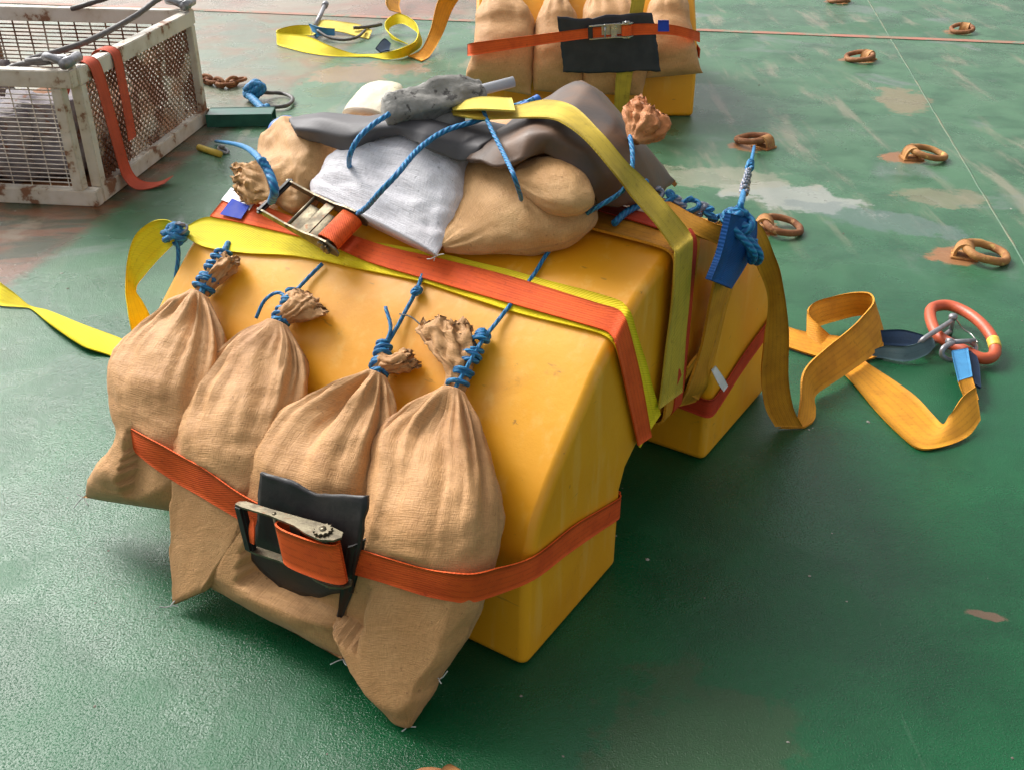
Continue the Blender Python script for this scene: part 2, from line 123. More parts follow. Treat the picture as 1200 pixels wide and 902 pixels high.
 'bk4': [[[0.804,5.912,0.652],[0.896,5.912,0.652]],[[0.746,5.803,0.575],[0.927,5.784,0.561]],[[0.714,5.722,0.512],[0.938,5.694,0.487]],[[0.695,5.619,0.415],[0.959,5.59,0.378]],[[0.69,5.545,0.3],[0.986,5.54,0.288]],[[0.696,5.521,0.231],[1.006,5.529,0.256]]],
 'bkstrap': [[[-0.23,5.518,0.406],[-0.231,5.518,0.346]],[[-0.191,5.428,0.434],[-0.188,5.428,0.371]],[[0.086,5.393,0.475],[0.086,5.393,0.421]],[[0.359,5.383,0.51],[0.361,5.383,0.461]],[[0.491,5.378,0.524],[0.493,5.378,0.47]],[[0.649,5.383,0.535],[0.652,5.383,0.481]],[[0.792,5.397,0.528],[0.796,5.397,0.478]],[[0.904,5.468,0.493],[0.908,5.468,0.443]],[[0.98,5.598,0.45],[0.985,5.598,0.398]]],
 'bkratch': [[0.385,5.367,0.497],[0.606,5.367,0.514],[0.49,5.367,0.53],[0.493,5.367,0.468]],
 'bkpad': [[[0.226,5.389,0.563],[0.384,5.389,0.558],[0.553,5.389,0.583],[0.697,5.389,0.591]],[[0.241,5.389,0.463],[0.396,5.389,0.459],[0.568,5.389,0.468],[0.726,5.389,0.476]],[[0.252,5.389,0.379],[0.408,5.389,0.375],[0.582,5.389,0.375],[0.746,5.389,0.384]],[[0.262,5.389,0.294],[0.411,5.389,0.29],[0.586,5.389,0.298],[0.76,5.389,0.307]]],
 'bklabel': [[[0.729,5.386,0.551],[0.733,5.386,0.497]],[[0.784,5.386,0.551],[0.789,5.386,0.497]]],
 'bkolive': [[[0.597,5.418,0.683],[0.668,5.418,0.683]],[[0.588,5.407,0.588],[0.656,5.407,0.596]],[[0.555,5.402,0.398],[0.634,5.402,0.398]],[[0.536,5.407,0.277],[0.62,5.407,0.277]],[[0.537,5.438,0.128],[0.613,5.438,0.137]],[[0.54,5.497,-0.017],[0.618,5.497,-0.007]]],
 'heap1': [[[-1.441,7.725,0.06],[-1.433,7.647,0.005]],[[-1.553,7.675,0.07],[-1.555,7.647,0.005]],[[-1.629,7.534,0.075],[-1.627,7.481,0.005]],[[-1.619,7.397,0.08],[-1.612,7.347,0.005]],[[-1.509,7.342,0.08],[-1.494,7.217,0.005]],[[-1.384,7.261,0.08],[-1.384,7.116,0.005]],[[-1.206,7.068,0.06],[-1.215,7.018,0.005]],[[-1.056,7.025,0.02],[-1.048,6.994,0.005]],[[-0.951,7.036,0.012],[-0.947,6.994,0.005]],[[-0.839,6.96,0.04],[-0.815,6.922,0.005]],[[-0.725,6.948,0.07],[-0.71,6.994,0.005]],[[-0.643,7.056,0.09],[-0.628,7.246,0.01]],[[-0.644,7.355,0.1],[-0.624,7.37,0.04]],[[-0.698,7.599,0.12],[-0.685,7.551,0.06]],[[-0.818,7.79,0.13],[-0.797,7.734,0.07]],[[-0.896,7.701,0.1],[-0.882,7.707,0.04]],[[-0.895,7.608,0.06],[-0.84,7.512,0.01]],[[-0.806,7.418,0.03],[-0.719,7.359,0.008]]],
 'heap2': [[[-0.969,8.649,0.2],[-0.886,9.123,0.15]],[[-0.931,8.014,0.16],[-0.859,8.279,0.1]],[[-0.904,7.97,0.12],[-0.826,8.055,0.08]]],
 'heap3': [[[-0.346,7.468,0.5],[-0.229,7.807,0.45]],[[-0.415,7.413,0.4],[-0.306,7.55,0.35]],[[-0.506,7.408,0.28],[-0.407,7.493,0.22]],[[-0.554,7.257,0.12],[-0.476,7.288,0.08]],[[-0.608,7.009,0.04],[-0.541,6.996,0.01]],[[-0.687,6.996,0.01],[-0.588,6.87,0.006]]],
 'heap4': [[[-1.468,7.766,0.04],[-1.405,7.527,0.03]],[[-1.39,7.907,0.06],[-1.347,7.698,0.03]],[[-1.243,7.845,0.06],[-1.224,7.689,0.02]],[[-1.115,7.805,0.05],[-1.125,7.623,0.01]],[[-1.004,7.698,0.03],[-1.01,7.531,0.006]]],
 'heaprope': [[-1.369,7.551,0.06],[-1.282,7.472,0.03],[-1.177,7.438,0.02],[-1.085,7.472,0.03],[-1.047,7.649,0.04]],
 'heapblue': [[[-1.45,7.684,0.08],[-1.389,7.563,0.005]],[[-1.358,7.567,0.08],[-1.353,7.575,0.02]],[[-1.266,7.658,0.05],[-1.264,7.623,0.01]]],
 'heapgreen': [[-1.419,7.775,0.05],[-1.406,8.169,0.12]],
 'heapbit': [[[-0.915,7.129,0.03],[-0.878,7.094,0.01]],[[-0.872,7.276,0.06],[-0.849,7.144,0.01]],[[-0.825,7.258,0.03],[-0.826,7.144,0.01]]],
 'heaplink': [[-1.136,7.687,0.05],[-1.042,7.716,0.05],[-0.947,7.805,0.05]],
 'cagestrap1': [],
 'redline': [[-2.725,8.652,0],[3.564,7.423,0]],
 'weld': [[2.961,9.056,0],[2.373,5.892,0],[1.967,3.713,-0]],
 'weld2': [[0.734,2.241,0],[0.574,1.306,0]],
 'rustline': [[-1.835,3.455,0],[-1.699,4.27,0],[-1.349,6.094,0]],
}

# ---------------------------------------------------------------- materials
def mix(nt, fac, a, b, mode='MIX'):
    m = nt.nodes.new('ShaderNodeMix'); m.data_type = 'RGBA'; m.blend_type = mode
    for sock, val in ((m.inputs[0], fac), (m.inputs[6], a), (m.inputs[7], b)):
        if hasattr(val, 'links') or isinstance(val, bpy.types.NodeSocket): nt.links.new(val, sock)
        elif isinstance(val, (int, float)): sock.default_value = val
        else: sock.default_value = (*val, 1)
    return m.outputs[2]
def math_n(nt, op, a, b=None, clamp=False):
    m = nt.nodes.new('ShaderNodeMath'); m.operation = op; m.use_clamp = clamp
    for i, v in enumerate((a, b)):
        if v is None: continue
        if isinstance(v, bpy.types.NodeSocket): nt.links.new(v, m.inputs[i])
        else: m.inputs[i].default_value = v
    return m.outputs[0]
def noise_n(nt, vec, scale, detail=4, rough=.55, dist=0):
    n = nt.nodes.new('ShaderNodeTexNoise'); n.inputs['Scale'].default_value = scale
    n.inputs['Detail'].default_value = detail; n.inputs['Roughness'].default_value = rough; n.inputs['Distortion'].default_value = dist
    if vec is not None: nt.links.new(vec, n.inputs['Vector'])
    return n.outputs[0]
def ramp(nt, val, lo, hi, a=0., b=1.):
    m = nt.nodes.new('ShaderNodeMapRange'); m.interpolation_type = 'SMOOTHSTEP'
    nt.links.new(val, m.inputs[0])
    m.inputs[1].default_value = lo; m.inputs[2].default_value = hi; m.inputs[3].default_value = a; m.inputs[4].default_value = b
    return m.outputs[0]
def scaled(nt, vec, s, off=(0, 0, 0), rot=(0, 0, 0)):
    m = nt.nodes.new('ShaderNodeMapping'); nt.links.new(vec, m.inputs[0])
    m.inputs['Scale'].default_value = s; m.inputs['Location'].default_value = off; m.inputs['Rotation'].default_value = rot
    return m.outputs[0]
def new_mat(name):
    m = bpy.data.materials.new(name); m.use_nodes = True; nt = m.node_tree
    b = nt.nodes['Principled BSDF']; tc = nt.nodes.new('ShaderNodeTexCoord')
    return m, nt, b, tc
def setc(nt, sock, v):
    if isinstance(v, bpy.types.NodeSocket): nt.links.new(v, sock)
    elif isinstance(v, (int, float)): sock.default_value = v
    else: sock.default_value = (*v, 1)
def bump(nt, b, h, strength, dist):
    n = nt.nodes.new('ShaderNodeBump'); n.inputs['Strength'].default_value = strength; n.inputs['Distance'].default_value = dist
    nt.links.new(h, n.inputs['Height']); nt.links.new(n.outputs[0], b.inputs['Normal'])

def plain(name, c1, c2, scale=12, rough=.5, bs=60, bd=.001, metal=0., spots=None, spot_scale=25, spot_lo=.58):
    """base colour with blotches, optional second-colour spots, fine relief"""
    m, nt, b, tc = new_mat(name); o = tc.outputs['Object']
    n = noise_n(nt, o, scale, 5)
    c = mix(nt, ramp(nt, n, .35, .68), c1, c2)
    if spots:
        s = noise_n(nt, o, spot_scale, 6, .65)
        c = mix(nt, ramp(nt, s, spot_lo, spot_lo + .08), c, spots)
    setc(nt, b.inputs['Base Color'], c); b.inputs['Metallic'].default_value = metal
    setc(nt, b.inputs['Roughness'], ramp(nt, n, .2, .8, max(.05, rough - .1), min(1, rough + .12)))
    bump(nt, b, noise_n(nt, o, bs, 4), .6, bd)
    return m

def webbing(name, col, dark, lines=(.5,), rough=.7, dirt=.5):
    """woven strap: UV x runs 0..1 across, y in metres along"""
    m, nt, b, tc = new_mat(name); uv = tc.outputs['UV']; o = tc.outputs['Object']
    sep = nt.nodes.new('ShaderNodeSeparateXYZ'); nt.links.new(uv, sep.inputs[0])
    c = mix(nt, ramp(nt, noise_n(nt, o, 14, 5), .38, .72, 0, dirt), col, dark)
    for l in lines:
        d = math_n(nt, 'ABSOLUTE', math_n(nt, 'SUBTRACT', sep.outputs[0], l))
        dash = ramp(nt, noise_n(nt, scaled(nt, uv, (4, 160, 1)), 1, 1), .35, .5)
        k = math_n(nt, 'MULTIPLY', ramp(nt, d, .012, .035, .36, 0), dash)
        c = mix(nt, k, c, dark)
    c = mix(nt, ramp(nt, noise_n(nt, o, 55, 4), .62, .75, 0, .35), c, tuple(x * .35 for x in dark))
    w = nt.nodes.new('ShaderNodeTexWave'); w.wave_type = 'BANDS'; w.bands_direction = 'DIAGONAL'
    w.inputs['Scale'].default_value = 1; w.inputs['Distortion'].default_value = 1.5
    nt.links.new(scaled(nt, uv, (9, 75, 1)), w.inputs[0])
    c = mix(nt, math_n(nt, 'MULTIPLY', w.outputs[1], .18), c, dark)
    setc(nt, b.inputs['Base Color'], c); b.inputs['Roughness'].default_value = rough
    b.inputs['Specular IOR Level'].default_value = .3
    bump(nt, b, w.outputs[1], .5, .0012)
    return m

def sacking(name, c1, c2, stain, rough=.62):
    """woven plastic/hessian sack; UV x around in metres, y along in metres"""
    m, nt, b, tc = new_mat(name); uv = tc.outputs['UV']; o = tc.outputs['Object']
    c = mix(nt, ramp(nt, noise_n(nt, o, 7, 6, .6), .3, .7), c1, c2)
    c = mix(nt, ramp(nt, noise_n(nt, o, 3.2, 5, .65, .6), .50, .72, 0, .65), c, stain)
    hx = noise_n(nt, scaled(nt, uv, (560, 60, 1)), 1, 1); hy = noise_n(nt, scaled(nt, uv, (60, 560, 1)), 1, 1)
    h = math_n(nt, 'ADD', hx, hy)
    c = mix(nt, ramp(nt, h, .8, 1.25, .0, .24), c, tuple(x * .55 for x in stain))
    c = mix(nt, ramp(nt, noise_n(nt, o, 90, 3), .66, .74, 0, .5), c, tuple(x * .4 for x in stain))
    setc(nt, b.inputs['Base Color'], c); b.inputs['Roughness'].default_value = rough
    b.inputs['Specular IOR Level'].default_value = .35
    if 'Sheen Weight' in b.inputs: b.inputs['Sheen Weight'].default_value = .08
    cr = noise_n(nt, scaled(nt, uv, (14, 22, 1)), 1, 6, .55, .8)
    bump(nt, b, math_n(nt, 'ADD', h, math_n(nt, 'MULTIPLY', cr, 3.6)), .6, .0018)
    return m

def ropemat(name, c1, c2, fleck):
    m, nt, b, tc = new_mat(name); uv = tc.outputs['UV']; o = tc.outputs['Object']
    w = nt.nodes.new('ShaderNodeTexWave'); w.wave_type = 'BANDS'; w.bands_direction = 'DIAGONAL'
    w.inputs['Scale'].default_value = 1; w.inputs['Distortion'].default_value = 2
    nt.links.new(scaled(nt, uv, (2.2, 30, 1)), w.inputs[0])
    c = mix(nt, w.outputs[1], c1, c2)
    c = mix(nt, ramp(nt, noise_n(nt, o, 190, 3), .6, .68, 0, .75), c, fleck)
    setc(nt, b.inputs['Base Color'], c); b.inputs['Roughness'].default_value = .6
    bump(nt, b, w.outputs[1], .8, .002)
    return m

def block_mat():
    m, nt, b, tc = new_mat('cast_yellow_polyurethane'); o = tc.outputs['Object']
    n = noise_n(nt, o, 2.2, 5)
    c = mix(nt, ramp(nt, n, .3, .7), (.78, .32, .005), (.86, .40, .012))
    c = mix(nt, ramp(nt, noise_n(nt, scaled(nt, o, (1, 1, .35)), 6, 6, .65, .4), .56, .78, 0, .32), c, (.56, .19, .010))
    c = mix(nt, ramp(nt, noise_n(nt, o, 42, 5, .7), .66, .73, 0, .6), c, (.20, .085, .02))
    c = mix(nt, ramp(nt, noise_n(nt, scaled(nt, o, (9, 9, 1.2)), 3, 5, .6), .52, .70, 0, .40), c, (.88, .50, .10))
    c = mix(nt, ramp(nt, noise_n(nt, o, 5, 9, .8), .61, .68, 0, .45), c, (.40, .16, .02))
    c = mix(nt, ramp(nt, noise_n(nt, scaled(nt, o, (6, 6, 40), rot=(.4, .3, .2)), 2, 3, .5), .70, .74, 0, .35), c, (.14, .07, .03))
    setc(nt, b.inputs['Base Color'], c)
    setc(nt, b.inputs['Roughness'], ramp(nt, noise_n(nt, o, 9, 5), .3, .7, .36, .52))
    h = math_n(nt, 'ADD', noise_n(nt, o, 16, 4), math_n(nt, 'MULTIPLY', noise_n(nt, o, 160, 3), .12))
    bump(nt, b, h, .35, .004)
    return m

def deck_mat():
    """green non-skid deck paint, worn, rust streaked and partly wet"""
    m, nt, b, tc = new_mat('green_deck_paint'); o = tc.outputs['Object']
    sep = nt.nodes.new('ShaderNodeSeparateXYZ'); nt.links.new(o, sep.inputs[0]); X, Y = sep.outputs[0], sep.outputs[1]
    big = noise_n(nt, o, .9, 6, .6, .4); mid = noise_n(nt, o, 3.5, 7, .65, .3); fine = noise_n(nt, o, 30, 6, .7); grit = noise_n(nt, o, 240, 3, .6)
    # along-deck streak coordinates (deck runs about ten degrees right of straight ahead)
    st = scaled(nt, o, (2.6, .45, 1), rot=(0, 0, R(10)))
    streak = noise_n(nt, st, 2.2, 6, .65, .3)
    c = mix(nt, ramp(nt, mid, .3, .7), (.002, .066, .022), (.004, .102, .033))
    c = mix(nt, ramp(nt, big, .48, .70, 0, .6), c, (.006, .088, .040))
    c = mix(nt, ramp(nt, fine, .54, .72, 0, .40), c, (.018, .105, .042))
    # chalky wear; the sky's reflection is also painted in, paler with distance
    chalk_sheen = math_n(nt, 'MULTIPLY', ramp(nt, Y, 2.2, 5.2), ramp(nt, mid, .30, .62, .35, 1))
    c = mix(nt, math_n(nt, 'MULTIPLY', chalk_sheen, .72), c, (.095, .195, .110))
    c = mix(nt, math_n(nt, 'MULTIPLY', ramp(nt, Y, 3.4, 4.2), ramp(nt, streak, .52, .70, 0, .75)), c, (.25, .235, .165))
    c = mix(nt, math_n(nt, 'MULTIPLY', ramp(nt, Y, 3.0, 4.0), ramp(nt, noise_n(nt, o, 1.7, 6, .6, .5), .58, .68, 0, .6)), c, (.17, .20, .185))
    def spot(px, py, rx, ry, col, amt, c, rot=0.):
        mp = nt.nodes.new('ShaderNodeMapping'); mp.vector_type = 'TEXTURE'; nt.links.new(o, mp.inputs[0])
        mp.inputs['Location'].default_value = (px, py, 0); mp.inputs['Scale'].default_value = (rx, ry, 1); mp.inputs['Rotation'].default_value = (0, 0, rot)
        l = nt.nodes.new('ShaderNodeVectorMath'); l.operation = 'LENGTH'; nt.links.new(mp.outputs[0], l.inputs[0])
        d = math_n(nt, 'ADD', l.outputs['Value'], math_n(nt, 'MULTIPLY', math_n(nt, 'SUBTRACT', noise_n(nt, o, 6, 10, .72), .5), 2.6))
        return mix(nt, ramp(nt, d, .70, .95, amt, 0), c, col)
    for (x, y, rx, ry, col, amt, rz) in SPOTS: c = spot(x, y, rx, ry, col, amt, c, rz)
    # rust strip along the left edge of the green paint
    (x0, y0, _), _, (x1, y1, _) = D['rustline']
    L = math.hypot(x1 - x0, y1 - y0); nx, ny = (y1 - y0) / L, -(x1 - x0) / L
    dist = math_n(nt, 'ADD', math_n(nt, 'MULTIPLY', math_n(nt, 'SUBTRACT', X, x0), nx), math_n(nt, 'MULTIPLY', math_n(nt, 'SUBTRACT', Y, y0), ny))
    side = ramp(nt, math_n(nt, 'ADD', dist, math_n(nt, 'MULTIPLY', math_n(nt, 'SUBTRACT', mid, .5), .10)), -.03, .01, 1, 0)
    rs = noise_n(nt, scaled(nt, o, (.7, 2.6, 1), rot=(0, 0, R(-6))), 2.4, 6, .65, .5)
    rc = mix(nt, ramp(nt, rs, .42, .58), (.040, .048, .022), (.15, .058, .024))
    rc = mix(nt, ramp(nt, noise_n(nt, o, 2.6, 6, .6), .58, .68, 0, .8), rc, (.20, .15, .10))
    rc = mix(nt, ramp(nt, Y, 4.6, 6.2, 0, .75), rc, mix(nt, ramp(nt, mid, .42, .66), (.15, .20, .13), (.22, .14, .08)))
    c = mix(nt, math_n(nt, 'MULTIPLY', side, .97), c, rc)
    edge = ramp(nt, math_n(nt, 'ABSOLUTE', math_n(nt, 'ADD', dist, .01)), .01, .06, .6, 0)
    c = mix(nt, math_n(nt, 'MULTIPLY', edge, ramp(nt, fine, .35, .6)), c, (.12, .055, .03))
    # beyond the red line on the left the paint is red-brown primer
    (a0, b0, _), (a1, b1, _) = D['redline']
    sl_ = (b1 - b0) / (a1 - a0)
    bey = math_n(nt, 'SUBTRACT', math_n(nt, 'SUBTRACT', Y, b0), math_n(nt, 'MULTIPLY', math_n(nt, 'SUBTRACT', X, a0), sl_))
    prim = math_n(nt, 'MULTIPLY', ramp(nt, bey, -.05, .1), ramp(nt, X, -.6, .4, 1, 0))
    c = mix(nt, math_n(nt, 'MULTIPLY', prim, ramp(nt, mid, .25, .6, .5, .95)), c, mix(nt, ramp(nt, big, .4, .6), (.27, .13, .09), (.28, .23, .17)))
    # scuffs and chips
    c = mix(nt, ramp(nt, noise_n(nt, o, 11, 7, .75), .69, .74, 0, .7), c, (.10, .06, .035))
    c = mix(nt, ramp(nt, noise_n(nt, scaled(nt, o, (1, 1, 1), (3.1, 1.7, 0)), 26, 4, .7), .73, .76, 0, .8), c, (.32, .34, .30))
    c = mix(nt, ramp(nt, noise_n(nt, scaled(nt, o, (14, .9, 1), rot=(0, 0, R(38))), 2, 3, .5), .70, .74, 0, .13), c, (.12, .19, .13))
    setc(nt, b.inputs['Base Color'], c)
    wet = ramp(nt, noise_n(nt, o, 1.5, 7, .6, .6), .46, .56)
    r = math_n(nt, 'ADD', math_n(nt, 'MULTIPLY', wet, -.17), ramp(nt, mid, .3, .7, .31, .42))
    setc(nt, b.inputs['Roughness'], r)
    b.inputs['IOR'].default_value = 1.44
    h = math_n(nt, 'ADD', math_n(nt, 'MULTIPLY', grit, .8), math_n(nt, 'MULTIPLY', ramp(nt, noise_n(nt, o, 210, 2, .6), .5, .78), 1.2))
    h = math_n(nt, 'ADD', h, math_n(nt, 'MULTIPLY', fine, 1.6))
    h = math_n(nt, 'ADD', h, math_n(nt, 'MULTIPLY', mid, 4.))
    bump(nt, b, h, .34, .0032)
    return m

BLUE, WHITE = (.008, .10, .40), (.75, .76, .78)
rust = (.19, .065, .022)
SPOTS = [(p[0][0] * .8 + p[1][0] * .2 - .05, p[0][1] * .8 + p[1][1] * .2, .11, .10, (.34, .14, .055), .85, 0) for p in D['rings'][:7]] + [
    (1.24, 4.36, .36, .20, (.36, .36, .33), .75, -.5), (.95, 4.62, .45, .18, (.30, .29, .21), .6, -.2), (2.23, 5.95, .17, .34, (.30, .20, .12), .6, -.2),
    (1.55, 4.08, .42, .15, (.13, .17, .17), .5, -.55), (1.9, 4.35, .20, .14, (.28, .22, .14), .5, 0), (2.75, 7.9, .5, .25, (.03, .12, .05), .8, 0),
    (-1.3, 4.35, .5, .20, (.05, .13, .07), .6, .2), (1.05, 1.72, .05, .016, (.22, .12, .08), .8, -.3),
    (.35, 1.3, .25, .3, (.045, .07, .03), .5, 0), (-.95, 6.6, .5, .25, (.30, .16, .09), .7, .4)]
M = dict(
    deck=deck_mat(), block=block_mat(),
    sack=sacking('tan_sackcloth', (.50, .258, .095), (.61, .335, .138), (.33, .14, .045)),
    sack2=sacking('orange_sackcloth', (.54, .29, .105), (.64, .385, .165), (.44, .185, .05)),
    sackred=sacking('rust_sackcloth', (.50, .17, .05), (.62, .27, .10), (.40, .12, .03)),
    sackw=sacking('pale_grey_sackcloth', (.74, .72, .76), (.84, .82, .85), (.48, .45, .47)),
    sackp=sacking('cream_sackcloth', (.74, .68, .44), (.72, .62, .52), (.55, .36, .24)),
    orange=webbing('orange_webbing', (.86, .125, .018), (.50, .045, .008), (.2, .4, .6, .8), dirt=.45),
    red=webbing('red_webbing', (.60, .055, .015), (.32, .02, .006), (.3, .7), dirt=.5),
    faded=webbing('faded_orange_webbing', (.55, .085, .035), (.34, .05, .02), (.3, .7), dirt=.5),
    yellow=webbing('yellow_webbing', (.86, .70, .012), (.62, .46, .01), (.25, .5, .75), dirt=.35),
    olive=webbing('soiled_yellow_webbing', (.60, .43, .045), (.34, .24, .03), (.3, .7), dirt=.6),
    amber=webbing('amber_webbing', (.70, .31, .018), (.42, .15, .012), (.17, .34, .5, .67, .84), dirt=.5),
    lemon=webbing('pale_yellow_webbing', (.80, .62, .10), (.5, .36, .05), (.5,), dirt=.4),
    sleeve=webbing('blue_sleeve_cloth', (.010, .10, .36), (.005, .04, .15), (.2, .8), dirt=.6),
    sleevel=webbing('pale_blue_sleeve_cloth', (.06, .27, .52), (.02, .10, .25), (.2, .8), dirt=.5),
    tealg=webbing('grey_teal_sleeve_cloth', (.10, .17, .19), (.04, .08, .10), (.5,), dirt=.5),
    navy=webbing('navy_sleeve_cloth', (.010, .035, .085), (.006, .015, .03), (.5,), dirt=.5),
    rope=ropemat('blue_rope', (.006, .10, .30), (.018, .25, .50), (.10, .42, .55)),
    ropew=ropemat('mixed_rope', (.42, .42, .46), (.10, .16, .26), (.5, .10, .05)),
    ropeg=ropemat('grey_twine', (.10, .10, .10), (.22, .22, .20), (.3, .3, .3)),
    rubber=plain('dark_grey_rubber', (.075, .072, .078), (.115, .108, .11), 6, .62, 120, .0008),
    rubberb=plain('muddy_brown_rubber', (.075, .056, .046), (.17, .088, .045), 6, .5, 90, .001),
    black=plain('black_rubber', (.010, .010, .012), (.026, .022, .020), 12, .5, 80, .001),
    grey=plain('muddy_grey_foam', (.28, .27, .245), (.18, .17, .155), 18, .75, 70, .006, spots=(.06, .055, .05), spot_scale=30, spot_lo=.56),
    alu=plain('dull_grey_pipe', (.40, .41, .44), (.48, .48, .50), 20, .4, 150, .0004),
    zinc=plain('worn_zinc_steel', (.20, .17, .11), (.11, .09, .06), 40, .42, 150, .0006, metal=.7, spots=(.16, .08, .04), spot_scale=70),
    steel=plain('bright_steel', (.60, .59, .57), (.42, .41, .40), 40, .3, 150, .0005, metal=.9),
    gal=plain('galvanised_shackle_steel', (.34, .34, .36), (.24, .24, .25), 40, .4, 150, .0005, metal=.6),
    rustm=plain('rusty_iron', (.30, .125, .045), (.17, .062, .026), 18, .8, 90, .003, spots=(.42, .22, .10), spot_scale=30),
    rusty=plain('rusty_yellow_painted_iron', (.46, .225, .065), (.30, .12, .04), 15, .75, 90, .003, spots=(.60, .40, .12), spot_scale=22),
    linkred=plain('worn_red_paint', (.56, .105, .04), (.44, .075, .03), 18, .42, 120, .001, spots=(.20, .08, .04), spot_scale=50, spot_lo=.64),
    tape=plain('yellow_tape', (.80, .55, .08), (.7, .45, .05), 30, .5),
    cage=plain('chipped_white_cage_paint', (.64, .60, .53), (.50, .44, .34), 9, .55, 70, .002, spots=(.22, .10, .05), spot_scale=9, spot_lo=.545),
    mesh=plain('rusty_cream_wire', (.46, .41, .33), (.30, .15, .08), 6, .7, 80, .001, spots=(.15, .06, .03), spot_scale=4, spot_lo=.46),
    meshw=plain('cream_wire', (.60, .56, .50), (.46, .40, .33), 8, .7, 80, .001, spots=(.28, .15, .08), spot_scale=9, spot_lo=.6),
    cable=plain('dark_wire_rope', (.07, .065, .062), (.11, .10, .095), 40, .5, 200, .001),
    cargo=plain('dull_bundles', (.16, .145, .17), (.30, .27, .27), 14, .85, 40, .006, spots=(.20, .08, .04), spot_scale=9),
    greenp=plain('dark_green_steel', (.010, .085, .060), (.020, .12, .085), 20, .4, 80, .001),
    plastic=plain('blue_plastic', (.010, .11, .42), (.012, .14, .50), 20, .45, 80, .0006),
    label=plain('white_label', (.74, .74, .76), (.66, .66, .68), 40, .5),
    labelb=plain('blue_label', (.015, .04, .36), (.02, .06, .45), 26, .8),
    thread=plain('white_thread', (.62, .64, .62), (.5, .5, .48), 40, .8),
    redp=plain('faded_red_line_paint', (.40, .15, .10), (.26, .17, .11), 4, .6, 90, .001, spots=(.17, .22, .15), spot_scale=8, spot_lo=.54),
    weld=plain('painted_weld_bead', (.06, .14, .08), (.17, .17, .10), 5, .5, 60, .002),
    yellowp=plain('yellow_grip', (.70, .52, .08), (.55, .40, .05), 20, .5),
)

# ---------------------------------------------------------------- building helpers
UPZ = Vector((0, 0, 1))
def link(name, me, mat=None, parent=None, base=None, smooth=True):
    if mat and not me.materials: me.materials.append(M[mat] if isinstance(mat, str) else mat)
    if smooth: me.polygons.foreach_set('use_smooth', [True] * len(me.polygons))
    o = bpy.data.objects.new(name, me); COL.objects.link(o)
    if parent is not None: o.parent = parent
    return o
def base_of(parent):
    """world position of a thing's origin (parts are built in world coordinates, then moved into it)"""
    p = Vector((0, 0, 0)); q = parent
    while q is not None: p += Vector(q.location); q = q.parent
    return p
def mesh(name, vs, fs, mat, parent=None, uvs=None, smooth=True, origin=None):
    b = base_of(parent)
    if parent is None and origin is not None: b = Vector(origin)
    me = bpy.data.meshes.new(name); me.from_pydata([tuple(Vector(v) - b) for v in vs], [], fs); me.update()
    if uvs:
        l = me.uv_layers.new(name='UVMap')
        for i, lp in enumerate(me.loops): l.data[i].uv = uvs[lp.vertex_index]
    o = link(name, me, mat, parent, smooth=smooth)
    if parent is None and origin is not None: o.location = b
    return o
def thing(name, label, cat, loc, group=None):
    o = bpy.data.objects.new(name, None); COL.objects.link(o); o.location = loc; o.empty_display_size = .1
    o['label'] = label; o['category'] = cat
    if group: o['group'] = group
    return o
def tag(o, label, cat, group=None):
    o['label'] = label; o['category'] = cat
    if group: o['group'] = group
    return o
def lerp(a, b, t): return a + (b - a) * t
def sstep(a, b, x):
    t = min(1, max(0, (x - a) / (b - a))); return t * t * (3 - 2 * t)
def cr(P, t, k=1.):
    """Catmull-Rom through a list of Vectors, t in 0..len-1"""
    n = len(P); i = min(int(t), n - 2); f = t - i
    p1, p2 = P[i], P[i + 1]
    p0 = P[i - 1] if i > 0 else p1 * 2 - p2
    p3 = P[i + 2] if i + 2 < n else p2 * 2 - p1
    m1, m2 = (p2 - p0) * (.5 * k), (p3 - p1) * (.5 * k); L_ = (p2 - p1).length * 1.15       # short spans keep short tangents: no overshoot
    if m1.length > L_: m1 = m1 * (L_ / m1.length)
    if m2.length > L_: m2 = m2 * (L_ / m2.length)
    f2, f3 = f * f, f ** 3
    return p1 * (2 * f3 - 3 * f2 + 1) + m1 * (f3 - 2 * f2 + f) + p2 * (3 * f2 - 2 * f3) + m2 * (f3 - f2)
def curve(pts, per=8, ten=1.):
    P = [Vector(p) for p in pts]; return [cr(P, k / per, ten) for k in range((len(P) - 1) * per + 1)]
def catm_closed(pts, per=8):
    P = [Vector(p) for p in pts]; n = len(P); out = []
    for i in range(n):
        p0, p1, p2, p3 = P[i - 1], P[i], P[(i + 1) % n], P[(i + 2) % n]
        for k in range(per):
            f = k / per
            out.append(.5 * ((2 * p1) + (p2 - p0) * f + (2 * p0 - 5 * p1 + 4 * p2 - p3) * f * f + (3 * p1 - p0 - 3 * p2 + p3) * f ** 3))
    return out
